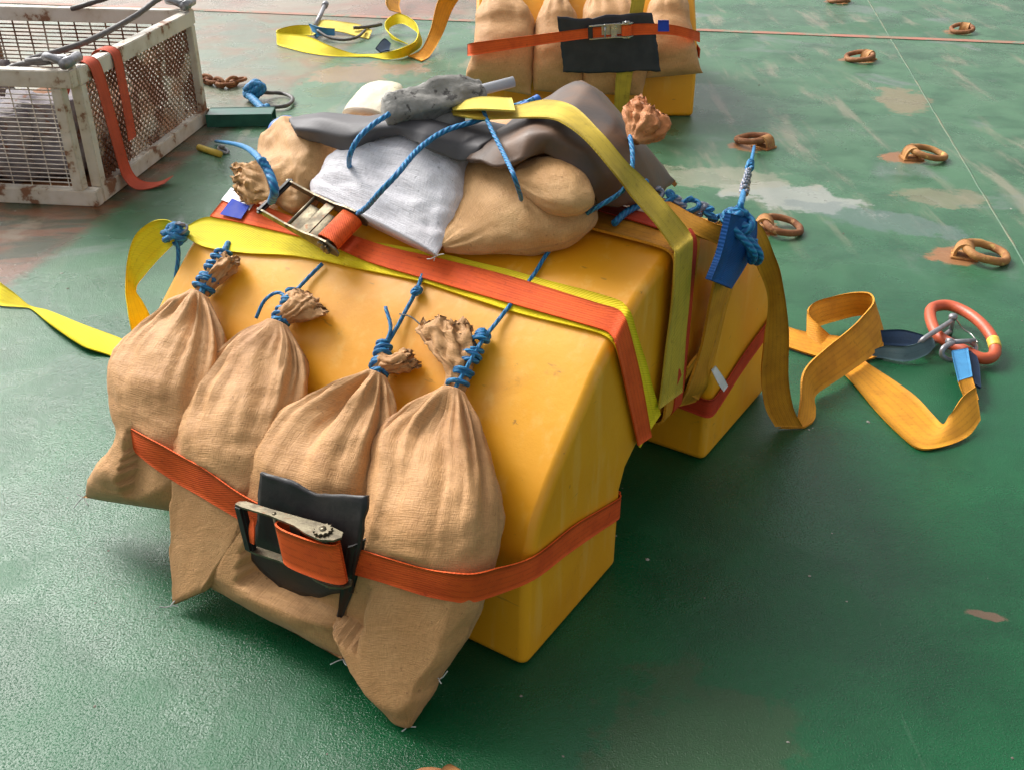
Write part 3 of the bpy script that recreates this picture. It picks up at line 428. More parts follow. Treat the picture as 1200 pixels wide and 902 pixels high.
def tube(name, pts, r, mat, parent=None, lobes=0, seg=10, closed=False, per=8, raw=False, twist=220, origin=None, rfun=None):
    C = pts if raw else (catm_closed(pts, per) if closed else curve(pts, per))
    C = [Vector(c) for c in C]; n = len(C)
    vs, fs, uvs = [], [], []; d = 0; up = None
    for i, c in enumerate(C):
        a = C[i - 1] if (i > 0 or closed) else c; b2 = C[(i + 1) % n] if (i < n - 1 or closed) else c
        t = (b2 - a).normalized() if (b2 - a).length > 1e-9 else Vector((0, 0, 1))
        if up is None: up = t.orthogonal().normalized()
        up = (up - t * up.dot(t)).normalized(); s = t.cross(up)
        if i: d += (c - C[i - 1]).length
        rr = r if rfun is None else r * rfun(i / (n - 1))
        for k in range(seg):
            th = 2 * math.pi * k / seg
            q = rr * (1 if not lobes else .84 + .22 * abs(math.cos(lobes * .5 * (th - d * twist))))
            vs.append(c + up * (q * math.cos(th)) + s * (q * math.sin(th))); uvs.append((k / seg, d))
    m = n if closed else n - 1
    for i in range(m):
        for k in range(seg):
            a, b2 = i * seg + k, i * seg + (k + 1) % seg; e = ((i + 1) % n) * seg
            fs.append((a, b2, e + (k + 1) % seg, e + k))
    if not closed:
        fs.append(tuple(range(seg))[::-1]); fs.append(tuple((n - 1) * seg + k for k in range(seg)))
    return mesh(name, vs, fs, mat, parent, uvs, origin=origin)
def rope(name, pts, mat='rope', r=.006, parent=None, per=10, origin=None):
    return tube(name, pts, r, mat, parent, lobes=3, seg=12, per=per, origin=origin)
def ribbon(name, pairs, mat, parent=None, th=.003, per=6, nx=6, wob=.0, seed=0, cup=0., origin=None, raw=False):
    """a band of webbing between two edge curves"""
    A = [Vector(p[0]) for p in pairs]; B = [Vector(p[1]) for p in pairs]
    if not raw: A, B = curve(A, per), curve(B, per)
    n = len(A); top, uv = [], []; d = 0
    for i in range(n):
        if i: d += ((A[i] + B[i]) - (A[i - 1] + B[i - 1])).length / 2
        for j in range(nx + 1): top.append(A[i].lerp(B[i], j / nx)); uv.append((j / nx, d))
    w = nx + 1; nor = []
    for i in range(n):
        for j in range(w):
            a = top[min(i + 1, n - 1) * w + j] - top[max(i - 1, 0) * w + j]; b = top[i * w + min(j + 1, nx)] - top[i * w + max(j - 1, 0)]
            nn = a.cross(b); nor.append(nn.normalized() if nn.length > 1e-10 else Vector((0, 0, 1)))
    for k in range(len(top)):
        if wob: top[k] = top[k] + nor[k] * wob * mnoise.noise(Vector((uv[k][0] * 1.5 + seed, uv[k][1] * 9, seed * 3.1)))
        if cup: top[k] = top[k] + nor[k] * cup * (1 - (2 * uv[k][0] - 1) ** 2)
    vs = [t + nn * th * .5 for t, nn in zip(top, nor)] + [t - nn * th * .5 for t, nn in zip(top, nor)]
    N = n * w; fs = []; rim = 0
    for i in range(n - 1):
        for j in range(nx):
            a = i * w + j; fs.append((a, a + w, a + w + 1, a + 1)); fs.append((N + a, N + a + 1, N + a + w + 1, N + a + w))
    rim = len(fs)
    for i in range(n - 1):
        for j in (0, nx):
            a = i * w + j; q = (a, N + a, N + a + w, a + w); fs.append(q if j else q[::-1])
    for i in (0, n - 1):
        for j in range(nx):
            a = i * w + j; q = (a, a + 1, N + a + 1, N + a); fs.append(q if i else q[::-1])
    o = mesh(name, vs, fs, mat, parent, uv + uv, origin=origin)
    for k in range(rim, len(fs)): o.data.polygons[k].use_smooth = False
    return o
def sheet(name, grid, mat, parent=None, per=6, th=.007, rough_edge=.004, wave=.004, seed=1, origin=None, ten=.45):
    G = [curve(r, per, ten) for r in grid]; nc = len(G[0]); cols = [curve([r[j] for r in G], per, ten) for j in range(nc)]; nr = len(cols[0])
    vs, uv = [], []
    for i in range(nr):
        for j in range(nc):
            v = cols[j][i].copy(); e = min(i, j, nr - 1 - i, nc - 1 - j)
            nz = mnoise.noise_vector(v * 11 + Vector((seed, 0, 0)))
            v += Vector((0, 0, 1)) * wave * nz.z
            if e == 0: v += mnoise.noise_vector(v * 38) * rough_edge
            vs.append(v); uv.append((j / nc, i / nr))
    nor = []
    for i in range(nr):
        for j in range(nc):
            a = vs[min(i + 1, nr - 1) * nc + j] - vs[max(i - 1, 0) * nc + j]; c = vs[i * nc + min(j + 1, nc - 1)] - vs[i * nc + max(j - 1, 0)]
            q = c.cross(a); nor.append(q.normalized() if q.length > 1e-12 else UPZ)
    N = nr * nc; V = [v + m_ * th * .5 for v, m_ in zip(vs, nor)] + [v - m_ * th * .5 for v, m_ in zip(vs, nor)]
    fs = []
    for i in range(nr - 1):
        for j in range(nc - 1):
            a = i * nc + j; fs.append((a, a + 1, a + nc + 1, a + nc)); fs.append((N + a, N + a + nc, N + a + nc + 1, N + a + 1))
    rim = len(fs)
    loop = [j for j in range(nc)] + [i * nc + nc - 1 for i in range(1, nr)] + [(nr - 1) * nc + j for j in range(nc - 2, -1, -1)] + [i * nc for i in range(nr - 2, 0, -1)]
    for k in range(len(loop)):
        a, c = loop[k], loop[(k + 1) % len(loop)]; fs.append((c, a, N + a, N + c))
    o = mesh(name, V, fs, mat, parent, uv + uv, origin=origin)
    for k in range(rim, len(fs)): o.data.polygons[k].use_smooth = False
    return o
def bag(name, rows, mat, parent, hmax, hint, neck=.022, tail=.24, pleat=.016, npl=11, seed=0, nt=84, ns=88, clamp=None, wr=.005, back=.75, squeeze=None, open_top=False, crease=0., tipth=.005, neckf=.32):
    """a filled sack: left/right outline points, swept with a pillow section, pleats gathered at the neck"""
    A = [Vector(r[0]) for r in rows]; B = [Vector(r[1]) for r in rows]; n = len(A)
    vs, uv, fs = [], [], []; hint = Vector(hint)
    C = [(A[i] + B[i]) / 2 for i in range(n)]; L = [0]
    for i in range(1, n): L.append(L[-1] + (C[i] - C[i - 1]).length)
    d = 0; prev = None; rnd = random.Random(seed)
    ph = [rnd.choice((.25, .5, .8, 1.1, 1.5)) * rnd.uniform(.8, 1.15) for _ in range(npl + 1)]
    for i in range(nt + 1):
        t = i / nt; tt = t * (n - 1)
        a, b = cr(A, tt), cr(B, tt); c = (a + b) / 2; w = (b - a).length / 2
        c2 = (cr(A, min(tt + .05, n - 1)) + cr(B, min(tt + .05, n - 1))) / 2; c1 = (cr(A, max(tt - .05, 0)) + cr(B, max(tt - .05, 0))) / 2
        e1 = (b - a).normalized(); tan = (c2 - c1).normalized(); e2 = e1.cross(tan)
        e2 = e2.normalized() if e2.length > 1e-6 else hint.normalized()
        if e2.dot(hint) < 0: e2 = -e2
        if prev: d += (c - prev).length
        prev = c; s = min(1, d / L[-1]) if L[-1] else t
        h = lerp(min(neck, w), hmax, min(1, s / (neckf * 1.3)) ** 1.15) * max(0, 1 - max(0, (s - (1 - tail * 1.5)) / (tail * 1.5)) ** 2.2) ** .8 + tipth
        if squeeze:
            for (sq, dep, wid) in squeeze: h *= 1 - dep * math.exp(-((s - sq) / wid) ** 2)
        for k in range(ns):
            th = 2 * math.pi * k / ns; cs, sn = math.cos(th), math.sin(th)
            x = math.copysign(abs(cs) ** .86, cs); y = math.copysign(abs(sn) ** .86, sn)
            q = c + e1 * (w * x) + e2 * (h * y * (1 if sn > 0 else back))
            rad = (e1 * (x * h / max(w, .01)) + e2 * y)
            rad = rad.normalized() if rad.length > 1e-6 else e2
            # gathered pleats: sharp random ridges radiating from the tie
            r1 = 1 - 2.2 * abs(mnoise.noise(Vector((cs * npl * .17 + seed, sn * npl * .17, s * 1.4))))
            r2 = 1 - 2.2 * abs(mnoise.noise(Vector((cs * npl * .42, sn * npl * .42 + seed, s * 2.6 + 7))))
            amp = pleat * sstep(.0, .08, s) * (1 - sstep(.16, .58, s) * .93)
            q += rad * (amp * (r1 * .75 + r2 * .45 - .55))
            pn = c + e1 * (w * x * 1.0) + e2 * (h * y)
            wn_ = mnoise.fractal(Vector((pn.x * 9 + seed * 5, pn.y * 9, pn.z * 20)), 1., 2., 4)
            fade = sstep(0, .12, s)
            q += rad * (wr * wn_ * fade)
            if crease:
                cz = mnoise.noise(Vector((cs * 1.2 + seed, sn * 1.2, s * 22))); q += rad * (-crease * max(0, cz - .1) * fade * sstep(.45, .8, s))
            if clamp: q = clamp(q)
            vs.append(q); uv.append((k / ns * .62, d))
    for i in range(nt):
        for k in range(ns):
            a = i * ns + k; b = i * ns + (k + 1) % ns; fs.append((a, b, b + ns, a + ns))
    if not open_top: fs.append(tuple(range(ns))[::-1])
    fs.append(tuple(nt * ns + k for k in range(ns)))
    o = mesh(name, vs, fs, mat, parent, uv)
    bm = bmesh.new(); bm.from_mesh(o.data); bmesh.ops.recalc_face_normals(bm, faces=bm.faces); bm.to_mesh(o.data); bm.free()
    o.data.polygons.foreach_set('use_smooth', [True] * len(o.data.polygons))
    return o
def bunch(name, rows, mat, parent, hint, seed=0, h=.02, ruff=.012, clamp=None):
    """the crumpled, gathered end of a sack above its tie"""
    A = [Vector(r[0]) for r in rows]; B = [Vector(r[1]) for r in rows]; n = len(A); hint = Vector(hint).normalized()
    nt, ns = 26, 64; vs, uv, fs = [], [], []
    for i in range(nt + 1):
        s = i / nt; tt = s * (n - 1); a, b = cr(A, tt), cr(B, tt); c = (a + b) / 2; w = (b - a).length / 2; e1 = (b - a).normalized()
        hh = lerp(.014, h, sstep(0, .5, s)) * (1 - .35 * sstep(.75, 1, s))
        for k in range(ns):
            th = 2 * math.pi * k / ns; cs, sn = math.cos(th), math.sin(th)
            q = c + e1 * (w * cs) + hint * (hh * sn)
            rad = (e1 * cs * .6 + hint * sn).normalized()
            f = abs(math.sin(th * 4.5 + 3.4 * mnoise.noise(Vector((s * 1.6 + cs, sn * 1.7, seed))) + seed)) ** .6 * (.55 + .7 * abs(mnoise.noise(Vector((cs * 1.3, sn * 1.3, seed + 9)))) * 2)
            q = c.lerp(q, lerp(1, .66 + .42 * f, sstep(0, .35, s)))
            q += (b - a).cross(hint).normalized() * ruff * .9 * mnoise.noise(Vector((cs * 2.2, sn * 2.2, seed + 3))) * sstep(.5, 1, s) * 1.6
            q += mnoise.noise_vector(q * 55 + Vector((seed, 0, 0))) * ruff * .5 * sstep(.15, .5, s)
            q += mnoise.noise_vector(q * 150) * ruff * .28 * sstep(.2, .6, s)
            if s > .86: q += mnoise.noise_vector(q * 210) * ruff * .8
            if clamp: q = clamp(q)
            vs.append(q); uv.append((k / ns * .2, s * .12))
    for i in range(nt):
        for k in range(ns):
            a = i * ns + k; b = i * ns + (k + 1) % ns; fs.append((a, b, b + ns, a + ns))
    # sunken closed end
    cc = sum((vs[nt * ns + k] for k in range(ns)), Vector()) / ns; ic = sum((vs[(nt - 6) * ns + k] for k in range(ns)), Vector()) / ns
    vs.append(cc.lerp(ic, .8)); uv.append((0, 0)); fs += [(nt * ns + k, nt * ns + (k + 1) % ns, len(vs) - 1) for k in range(ns)]
    fs.append(tuple(range(ns))[::-1])
    return mesh(name, vs, fs, mat, parent, uv)
def wraps(name, p0, p1, r, turns, mat, parent, rr=.0065, seed=0):
    """rope wound round a gathered neck"""
    p0, p1 = Vector(p0), Vector(p1); ax = (p1 - p0); L = ax.length; ax.normalize(); u = ax.orthogonal().normalized(); v = ax.cross(u)
    rnd = random.Random(seed); pts = []; N = int(turns * 14)
    for i in range(N + 1):
        t = i / N; a = 2 * math.pi * turns * t; tri = t * L + .006 * math.sin(a * .37 + seed)
        q = r * (1 - .25 * t) * (1 + .10 * math.sin(a * .53 + seed))
        pts.append(p0 + ax * tri + u * (q * math.cos(a)) + v * (q * math.sin(a)))
    return tube(name, pts, rr, mat, parent, lobes=3, seg=8, raw=True)
def knot(name, c, r, mat, parent, rr=.007, seed=0, n=9):
    """a tangle of rope turns pulled into a knot"""
    rnd = random.Random(seed); c = Vector(c); pts = []
    ax = Vector((rnd.uniform(-1, 1), rnd.uniform(-1, 1), rnd.uniform(-1, 1))).normalized()
    for i in range(n * 5 + 1):
        a = i / 5 * 2.3; b = i / 5 * 1.31 + seed
        pts.append(c + Vector((math.cos(a) * math.sin(b), math.sin(a) * math.sin(b) * .9, math.cos(b) * .8)) * r * (1 + .15 * math.sin(i)))
    return tube(name, pts, rr, mat, parent, lobes=3, seg=8, per=2)
def box(name, c, sx, sy, sz, mat, parent, X=(1, 0, 0), Z=(0, 0, 1), bev=.003, origin=None):
    X = Vector(X).normalized(); Z = Vector(Z); Z = (Z - X * Z.dot(X)).normalized(); Y = Z.cross(X); c = Vector(c)
    bm = bmesh.new(); bmesh.ops.create_cube(bm, size=1)
    for v in bm.verts: v.co = Vector((v.co.x * sx, v.co.y * sy, v.co.z * sz))
    if bev: bmesh.ops.bevel(bm, geom=bm.edges[:], offset=bev, segments=2, affect='EDGES')
    b = base_of(parent) if parent is not None else Vector(origin if origin is not None else (0, 0, 0))
    for v in bm.verts: v.co = c + X * v.co.x + Y * v.co.y + Z * v.co.z - b
    me = bpy.data.meshes.new(name); bm.to_mesh(me); bm.free()
    o = link(name, me, mat, parent, smooth=False)
    if parent is None: o.location = b
    return o
def prism(name, poly, o, X, Nn, Y, t, mat, parent):
    """polygon in the X/N plane extruded by t along Y"""
    o, X, Nn, Y = map(Vector, (o, X, Nn, Y)); n = len(poly)
    vs = [o + X * a + Nn * b + Y * (s * t / 2) for s in (-1, 1) for a, b in poly]
    fs = [tuple(range(n))[::-1], tuple(range(n, 2 * n))] + [(i, (i + 1) % n, n + (i + 1) % n, n + i) for i in range(n)]
    ob = mesh(name, vs, fs, mat, parent, smooth=False)
    return ob
def frame_uvz(A, az):
    a = R(az); V = Vector((math.sin(a), math.cos(a), 0)); L = Vector((-math.cos(a), math.sin(a), 0)); A = Vector(A)
    def w(u, v, z): return A + L * u + V * v + Vector((0, 0, z))
    def loc(p): q = p - A; return q.dot(L), q.dot(V), q.z
    return w, loc, L, V
W1, LOC1, L1, V1 = frame_uvz(D['B1'], 33.1)
W2, LOC2, L2, V2 = frame_uvz(D['B2'], 0)

# ---------------------------------------------------------------- the deck
s = 90
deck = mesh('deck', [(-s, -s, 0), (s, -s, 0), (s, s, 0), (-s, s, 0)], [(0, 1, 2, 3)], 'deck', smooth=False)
deck['kind'] = 'structure'
def strip(name, a, b, w, z, mat):
    a, b = Vector(a), Vector(b); t = (b - a).normalized(); n = Vector((-t.y, t.x, 0)); vs = []; N = 60
    for i in range(N + 1):
        p = a.lerp(b, i / N)
        for sgn in (-1, 1): vs.append(p + n * sgn * (w / 2 + .006 * mnoise.noise(p * 5 + Vector((sgn, 0, 0)))) + UPZ * z)
    return mesh(name, vs, [(2 * i, 2 * i + 1, 2 * i + 3, 2 * i + 2) for i in range(N)], mat, deck, smooth=False)
a, b = map(Vector, D['redline']); t = (b - a)
strip('painted_line', a - t * .3, b + t * .6, .075, .004, 'redp')
for nm in ('weld',):
    P = [Vector(p) for p in D[nm]]; t = (P[-1] - P[0]).normalized(); P0 = P[0] - t * (5 if nm == 'weld2' else 2); P1 = P[-1] + t * 6
    if nm == 'weld2': P0, P1 = P[0] - t * 0.35, P[-1] + t * 2
    pts = [P0.lerp(P1, i / 160) + mnoise.noise_vector(P0.lerp(P1, i / 160) * 9) * .004 for i in range(161)]
    for p in pts: p.z = -.0038
    tube('weld_seam', pts, .0065, 'weld' if nm == 'weld' else 'deck', deck, raw=True, seg=8)

# ---------------------------------------------------------------- the saddle blocks
PROF = [(0, 0), (.006, .20), (.016, .29), (.045, .36), (.103, .43), (.18, .505), (.26, .58), (.31, .617), (.36, .647), (.45, .69), (.56, .727), (.60, .73),
        (.74, .73), (.78, .727), (.89, .69), (.98, .647), (1.03, .617), (1.08, .58), (1.16, .505), (1.24, .43), (1.3, .36), (1.325, .29), (1.335, .2), (1.34, 0)]
ARCH = [(.90, 0), (.89, .22), (.87, .262), (.83, .292), (.77, .302), (.53, .302), (.465, .290), (.425, .262), (.405, .22), (.402, 0)]
LEN = 1.18
def vfront(z):
    for (v0, z0), (v1, z1) in zip(PROF, PROF[1:12]):
        if z0 <= z <= z1: return lerp(v0, v1, (z - z0) / (z1 - z0))
    return 0 if z < 0 else .6
def ztop(v):
    if v <= 0 or v >= 1.34: return -1
    for (v0, z0), (v1, z1) in zip(PROF, PROF[1:]):
        if v0 <= v <= v1 and v1 > v0: return lerp(z0, z1, (v - v0) / (v1 - v0))
    return -1
def make_block(w, label):
    root = thing('saddle_block', label, 'concrete block' if 0 else 'block', w(LEN / 2, .67, 0), 'yellow saddle blocks')
    poly = PROF + ARCH; n = len(poly); b = root.location
    bm = bmesh.new(); ends = []
    for u in (0, LEN): ends.append([bm.verts.new(w(u, v, z) - Vector(b)) for v, z in poly])
    bm.faces.new(ends[0]); bm.faces.new(ends[1][::-1])
    for i in range(n): bm.faces.new((ends[0][i], ends[1][i], ends[1][(i + 1) % n], ends[0][(i + 1) % n]))
    bmesh.ops.recalc_face_normals(bm, faces=bm.faces)
    me = bpy.data.meshes.new('body'); bm.to_mesh(me); bm.free()
    o = link('body', me, 'block', root, smooth=True)
    bv = o.modifiers.new('round', 'BEVEL'); bv.width = .022; bv.segments = 5; bv.limit_method = 'ANGLE'; bv.angle_limit = R(35); bv.harden_normals = True
    return root
make_block(W1, 'big yellow arched saddle block in the foreground carrying lashed sandbags')
make_block(W2, 'yellow block at the top edge with four sandbags strapped to it')

def cl_front(loc, w):
    def f(p):
        u, v, z = loc(p); z = max(z, .004); v = min(v, vfront(z) - .003); return w(u, v, z)
    return f
def cl_top(loc, w, off=.004):
    def f(p):
        u, v, z = loc(p); zt = ztop(v) + off
        return w(u, v, max(z, zt)) if -.02 < u < LEN + .02 else p
    return f
CF1, CT1, CF2 = cl_front(LOC1, W1), cl_top(LOC1, W1), cl_front(LOC2, W2)
_pq = [LOC1(Vector(p)) for r in D['pad_low'] for p in r]; PADU = (min(p[0] for p in _pq), max(p[0] for p in _pq)); PADZ = (min(p[2] for p in _pq), max(p[2] for p in _pq))
_ls = sorted([LOC1((Vector(a) + Vector(b)) / 2) for a, b in D['lowora_l'][5:] + D['lowora_r'][1:6]])
def strap_at(u):
    for p, q in zip(_ls, _ls[1:]):
        if p[0] <= u <= q[0]:
            t = (u - p[0]) / max(1e-6, q[0] - p[0]); return lerp(p[1], q[1], t), lerp(p[2], q[2], t)
    return (_ls[0][1] - (u - _ls[0][0]) * 1.5, _ls[0][2]) if u < _ls[0][0] else None
def CFS(p):
    """sack cloth stays in front of the block and is pinched by the lower strap"""
    u, v, z = LOC1(p); s_ = strap_at(u)
    if s_:
        lim = s_[0] + .005 - .42 * max(0, abs(z - s_[1]) - .034)
        if v < lim: v = lim
    if PADU[0] < u < PADU[1] and PADZ[0] < z < PADZ[1]: v = max(v, -.166 - (.018 if z < PADZ[1] - .05 else 0))
    return CF1(W1(u, v, z))
FR1 = -V1 * .8 + UPZ * .6; FR2 = -V2 * .8 + UPZ * .6

# ---------------------------------------------------------------- sandbags hanging on the front of the near block
def mid(rows, i): return (Vector(rows[i][0]) + Vector(rows[i][1])) / 2
GB = 'sandbags strapped along the front of the near block'
def threads(root, pts, seed, n=3):
    rnd = random.Random(seed)
    for p in pts:
        p = Vector(p)
        for k in range(n):
            d = Vector((rnd.uniform(-1, 1), rnd.uniform(-1, .3), rnd.uniform(-.3, .5))).normalized() * rnd.uniform(.012, .03)
            q = [p, p + d * .5 + Vector((0, 0, rnd.uniform(-.004, .004))), p + d + Vector((rnd.uniform(-.006, .006), 0, rnd.uniform(-.004, .004)))]
            for a in q: a.z = max(a.z, .004)
            tube('thread', q, .0013, 'thread', root, seg=5, per=4)
hang = [('bag1', 'bun1', 'tie1', 'leftmost tan sandbag hanging at the left end of the near block', 1, .09, 'rope1', None),
        ('bag2', 'bun2', 'tie2', 'narrow tan sandbag second from left, drooping to a pointed bottom corner', 2, .080, 'rope2', 'rope2loop'),
        ('bag3', 'bun3', 'tie3', 'tan sandbag behind the black pad and lower ratchet buckle', 3, .092, 'rope3', 'rope3tail'),
        ('bag4', 'bun4', 'tie4', 'rightmost and longest tan hanging sandbag, nearest the camera', 4, .10, 'rope4', None)]
for key, bk, tk, label, sd, hm, rp, extra in hang:
    rows = D[key]; b = mid(rows, -1); root = thing('sandbag', label, 'sandbag', (b.x, b.y, 0), GB)
    sq = {1: [(.70, .22, .10)], 2: [(.60, .16, .10)], 3: [(.62, .14, .12)], 4: [(.56, .16, .09)]}[sd]
    bag('sack', rows, 'sack', root, hm, FR1, seed=sd * 3.7, npl=15, pleat=.026, clamp=CFS, crease=.010 if sd == 4 else .004, wr=.006, tail=.26 if sd == 4 else .16)
    bunch('gathered_neck', D[bk], 'sack', root, FR1, seed=sd * 2.3, h=.03 if sd != 1 else .022, ruff=.016 if sd == 4 else .011, clamp=CF1)
    wraps('rope_tie', D[tk][0], D[tk][1], .019 if sd != 1 else .024, 8 if sd != 1 else 11, 'rope', root, rr=.0052, seed=sd)
    rope('hanging_rope', D[rp], 'rope', .0045 if sd != 1 else .008, root)
    if extra: rope('rope_tail', D[extra], 'rope', .0042, root)
    if sd == 3:
        knot('rope_knot', D['knot3'], .009, 'rope', root, .005, 3); tube('twine', D['thread3'], .0018, 'ropeg', root, seg=6)
    if sd == 4:
        knot('rope_knot', (Vector(D['tie4'][1])), .012, 'rope', root, .0055, 8)
    threads(root, [rows[-1][0]] if sd in (1, 2) else ([rows[-1][1]] if sd == 3 else [mid(rows, -1), Vector(rows[-3][1])]), sd)

# ---------------------------------------------------------------- ratchet buckles
def ratchet(parent, o, p, up, dn, webm, frame='zinc', grip='black', wound=True, hump=.034, outhint=FR1, long_grip=False):
    o, p, up, dn = map(Vector, (o, p, up, dn)); X = p - o; L = X.length; X.normalize(); Y = up - dn; Y = Y - X * Y.dot(X); hw = Y.length / 2; Y.normalize()
    N = X.cross(Y);  N = N if N.dot(outhint) > 0 else -N
    rt = mesh('ratchet', *_plate(o - N * .012, X, Y, N, L * .55, hw * .7, L * .26), frame, parent, smooth=False)      # base plate: the buckle's own mesh
    for sgn in (-1, 1):
        prof = [(0, .010), (.05 * L, .003), (.30 * L, 0), (.62 * L, -.006), (.80 * L, -.010), (.97 * L, -.004), (1.0 * L, .010), (.97 * L, .024), (.88 * L, hump), (.74 * L, hump * .92), (.60 * L, .022), (.34 * L, .018), (.08 * L, .022), (0, .020)]
        prism('side_plate', prof, o + Y * sgn * hw, X, N, Y, .0045, frame, rt)
        teeth = []
        for k in range(24):
            a = 2 * math.pi * k / 24; rr_ = .024 if k % 2 else .018; teeth.append((rr_ * math.cos(a), rr_ * math.sin(a)))
        prism('gear', [(x_ * .8, y_ * .8) for x_, y_ in teeth], o + X * .84 * L + N * .012 + Y * sgn * (hw + .006), X, N, Y, .005, frame, rt)
    tube('cross_rod', [o + X * .36 * L + N * .010 - Y * (hw + .004), o + X * .36 * L + N * .010 + Y * (hw + .004)], .0045, frame, rt, raw=True)
    box('pawl', o + X * .56 * L + N * .012, .028, hw * 1.9, .004, frame, rt, X, N, .001)
    box('handle_grip', o + X * .03 * L + N * .015, .024 if not long_grip else .017, hw * (2.06 if not long_grip else 2.35), .018 if not long_grip else .015, grip, rt, X, N, .005)
    # webbing wound on the spool
    a, b = (.40, .98) if wound else (.74, .95)
    c = o + X * (a + b) / 2 * L + N * (.016 if wound else .016); rx, rn = (b - a) / 2 * L, .017; hwid = hw * .82
    prs = []
    for k in range(41):
        th = 2 * math.pi * k / 40; e = c + X * (math.copysign(abs(math.cos(th)) ** .7, math.cos(th)) * rx) + N * (math.copysign(abs(math.sin(th)) ** .8, math.sin(th)) * rn)
        prs.append((e + Y * hwid, e - Y * hwid))
    ribbon('wound_webbing', prs, webm, rt, raw=True, th=.004)
    tube('axle', [o + X * .84 * L + N * .012 - Y * (hw + .011), o + X * .84 * L + N * .012 + Y * (hw + .011)], .007, frame, rt, raw=True)
    return rt, X, Y, N, L, hw
def _plate(o, X, Y, N, cx, hw, hl):
    vs = [o + X * (cx + a * hl) + Y * (b * hw) + N * c for c in (0, .003) for a, b in ((-1, -1), (1, -1), (1, 1), (-1, 1))]
    return vs, [(3, 2, 1, 0), (4, 5, 6, 7), (0, 1, 5, 4), (1, 2, 6, 5), (2, 3, 7, 6), (3, 0, 4, 7)]

# lower orange strap round the bags and the front leg
low = thing('ratchet_strap', 'orange ratchet strap pulled around the four hanging sandbags and block leg', 'strap', W1(.5, -.23, 0))
ribbon('webbing', D['lowora_l'], 'orange', low, th=.003, wob=.003, seed=2)
ribbon('webbing', D['lowora_r'], 'orange', low, th=.003, wob=.002, seed=5)
hr = W1(-.006, .402, 0)
e0, e1 = [LOC1(Vector(p)) for p in D['lowora_r'][-1]]
ribbon('webbing', [(W1(.006, .411, e0[2]), W1(.006, .411, e1[2])), (W1(.03, .413, e0[2] + .002), W1(.03, .413, e1[2] + .002)), (W1(.9, .413, .24), W1(.9, .413, .19))], 'orange', low)
ratchet(low, *D['ratch_low'], 'orange')
pt = Vector(D['ratch_low'][0]); pe = Vector(D['ratch_low'][1]); X = (pe - pt).normalized(); Y = UPZ
ribbon('strap_end', [(pt + X * .045 + UPZ * .035 - V1 * .02, pt + X * .03 + UPZ * .033 - V1 * .012), (pt + X * .05 + UPZ * .005 - V1 * .03, pt + X * .025 + UPZ * .004 - V1 * .02), (pt + X * .035 - UPZ * .03 - V1 * .022, pt + X * .02 - UPZ * .032 - V1 * .018)], 'orange', low, th=.003)
pad = thing('rubber_pad', 'black rubber pad tucked behind the ratchet buckle on the hanging sandbags', 'pad', W1(.45, -.22, 0), 'black rubber pads')
sheet('pad_sheet', D['pad_low'], 'black', pad, th=.006, wave=.006, rough_edge=.006)
ribbon('pad_flap', D['flap_low'], 'black', pad, th=.005, wob=.006)

# upper straps
upy = thing('tie_down_strap', 'bright yellow strap running under the orange strap along the block shoulder', 'strap', W1(.6, .3, .62))
ribbon('webbing', D['upyel'], 'yellow', upy, th=.004, per=8, wob=.003, seed=3)
upo = thing('ratchet_strap', 'orange ratchet strap along the top shoulder of the near block', 'strap', W1(.5, .35, .65))
ribbon('webbing', D['upora'], 'orange', upo, th=.004, per=8, seed=4)
ratchet(upo, *D['ratch_up'], 'orange', wound=False, long_grip=True, outhint=-V1 * .4 + UPZ)
def on_strap(name, a, b, s0, s1, t0, t1, mat, parent, off):
    """a flat label laid on a strap between two edge points pairs"""
    A, B = [Vector(x) for x in a], [Vector(x) for x in b]
    f = lambda s, t: A[0].lerp(B[0], s).lerp(A[1].lerp(B[1], s), t)
    n = (f(1, 0) - f(0, 0)).cross(f(0, 1) - f(0, 0)).normalized(); n = n if n.z > 0 else -n
    q = [f(s0, t0) + n * off, f(s1, t0) + n * off, f(s1, t1) + n * off, f(s0, t1) + n * off]
    return mesh(name, q + [p - n * .0012 for p in q], [(0, 1, 2, 3), (7, 6, 5, 4), (0, 4, 5, 1), (1, 5, 6, 2), (2, 6, 7, 3), (3, 7, 4, 0)], mat, parent, smooth=False)
lw = on_strap('sewn_label', D['upora'][0], D['upora'][1], .0, 1.0, .0, .45, 'label', upo, .006)
on_strap('printed_panel', D['upora'][0], D['upora'][1], .30, .95, .30, .92, 'labelb', lw, .0085)

# yellow strap tail at the left end of the block and across the deck
yl = thing('strap_tail', 'bright yellow strap loop dangling off the left end and lying on deck', 'strap', W1(1.3, .3, 0))
ribbon('hanging_loop', D['yloop'], 'yellow', yl, th=.004, per=8)
ya, yb = [[Vector(p) for p in q] for q in (D['yloop'][-1], D['ydeck'][-1])]
ribbon('hanging_loop', [ya, [ya[0].lerp(yb[0], .35) + Vector((0, 0, -.12)), ya[1].lerp(yb[1], .35) + Vector((0, 0, -.12))], [yb[0].lerp(ya[0], .25) + Vector((0, 0, -.06)), yb[1].lerp(ya[1], .25) + Vector((0, 0, -.06))], yb], 'yellow', yl, th=.004, per=8)
ribbon('deck_run', D['ydeck'], 'yellow', yl, th=.004, per=8)
kl = D['knotL'][0]
kn = thing('rope_lashing', 'blue rope knot tying the yellow strap at the left corner of block', 'rope', kl)
knot('knot', kl, .026, 'rope', kn, .008, 4, 12); knot('knot', Vector(kl) + Vector((.012, 0, .012)), .02, 'ropew', kn, .004, 6, 6)
rope('rope_tail', D['knotLtail'], 'rope', .0055, kn)

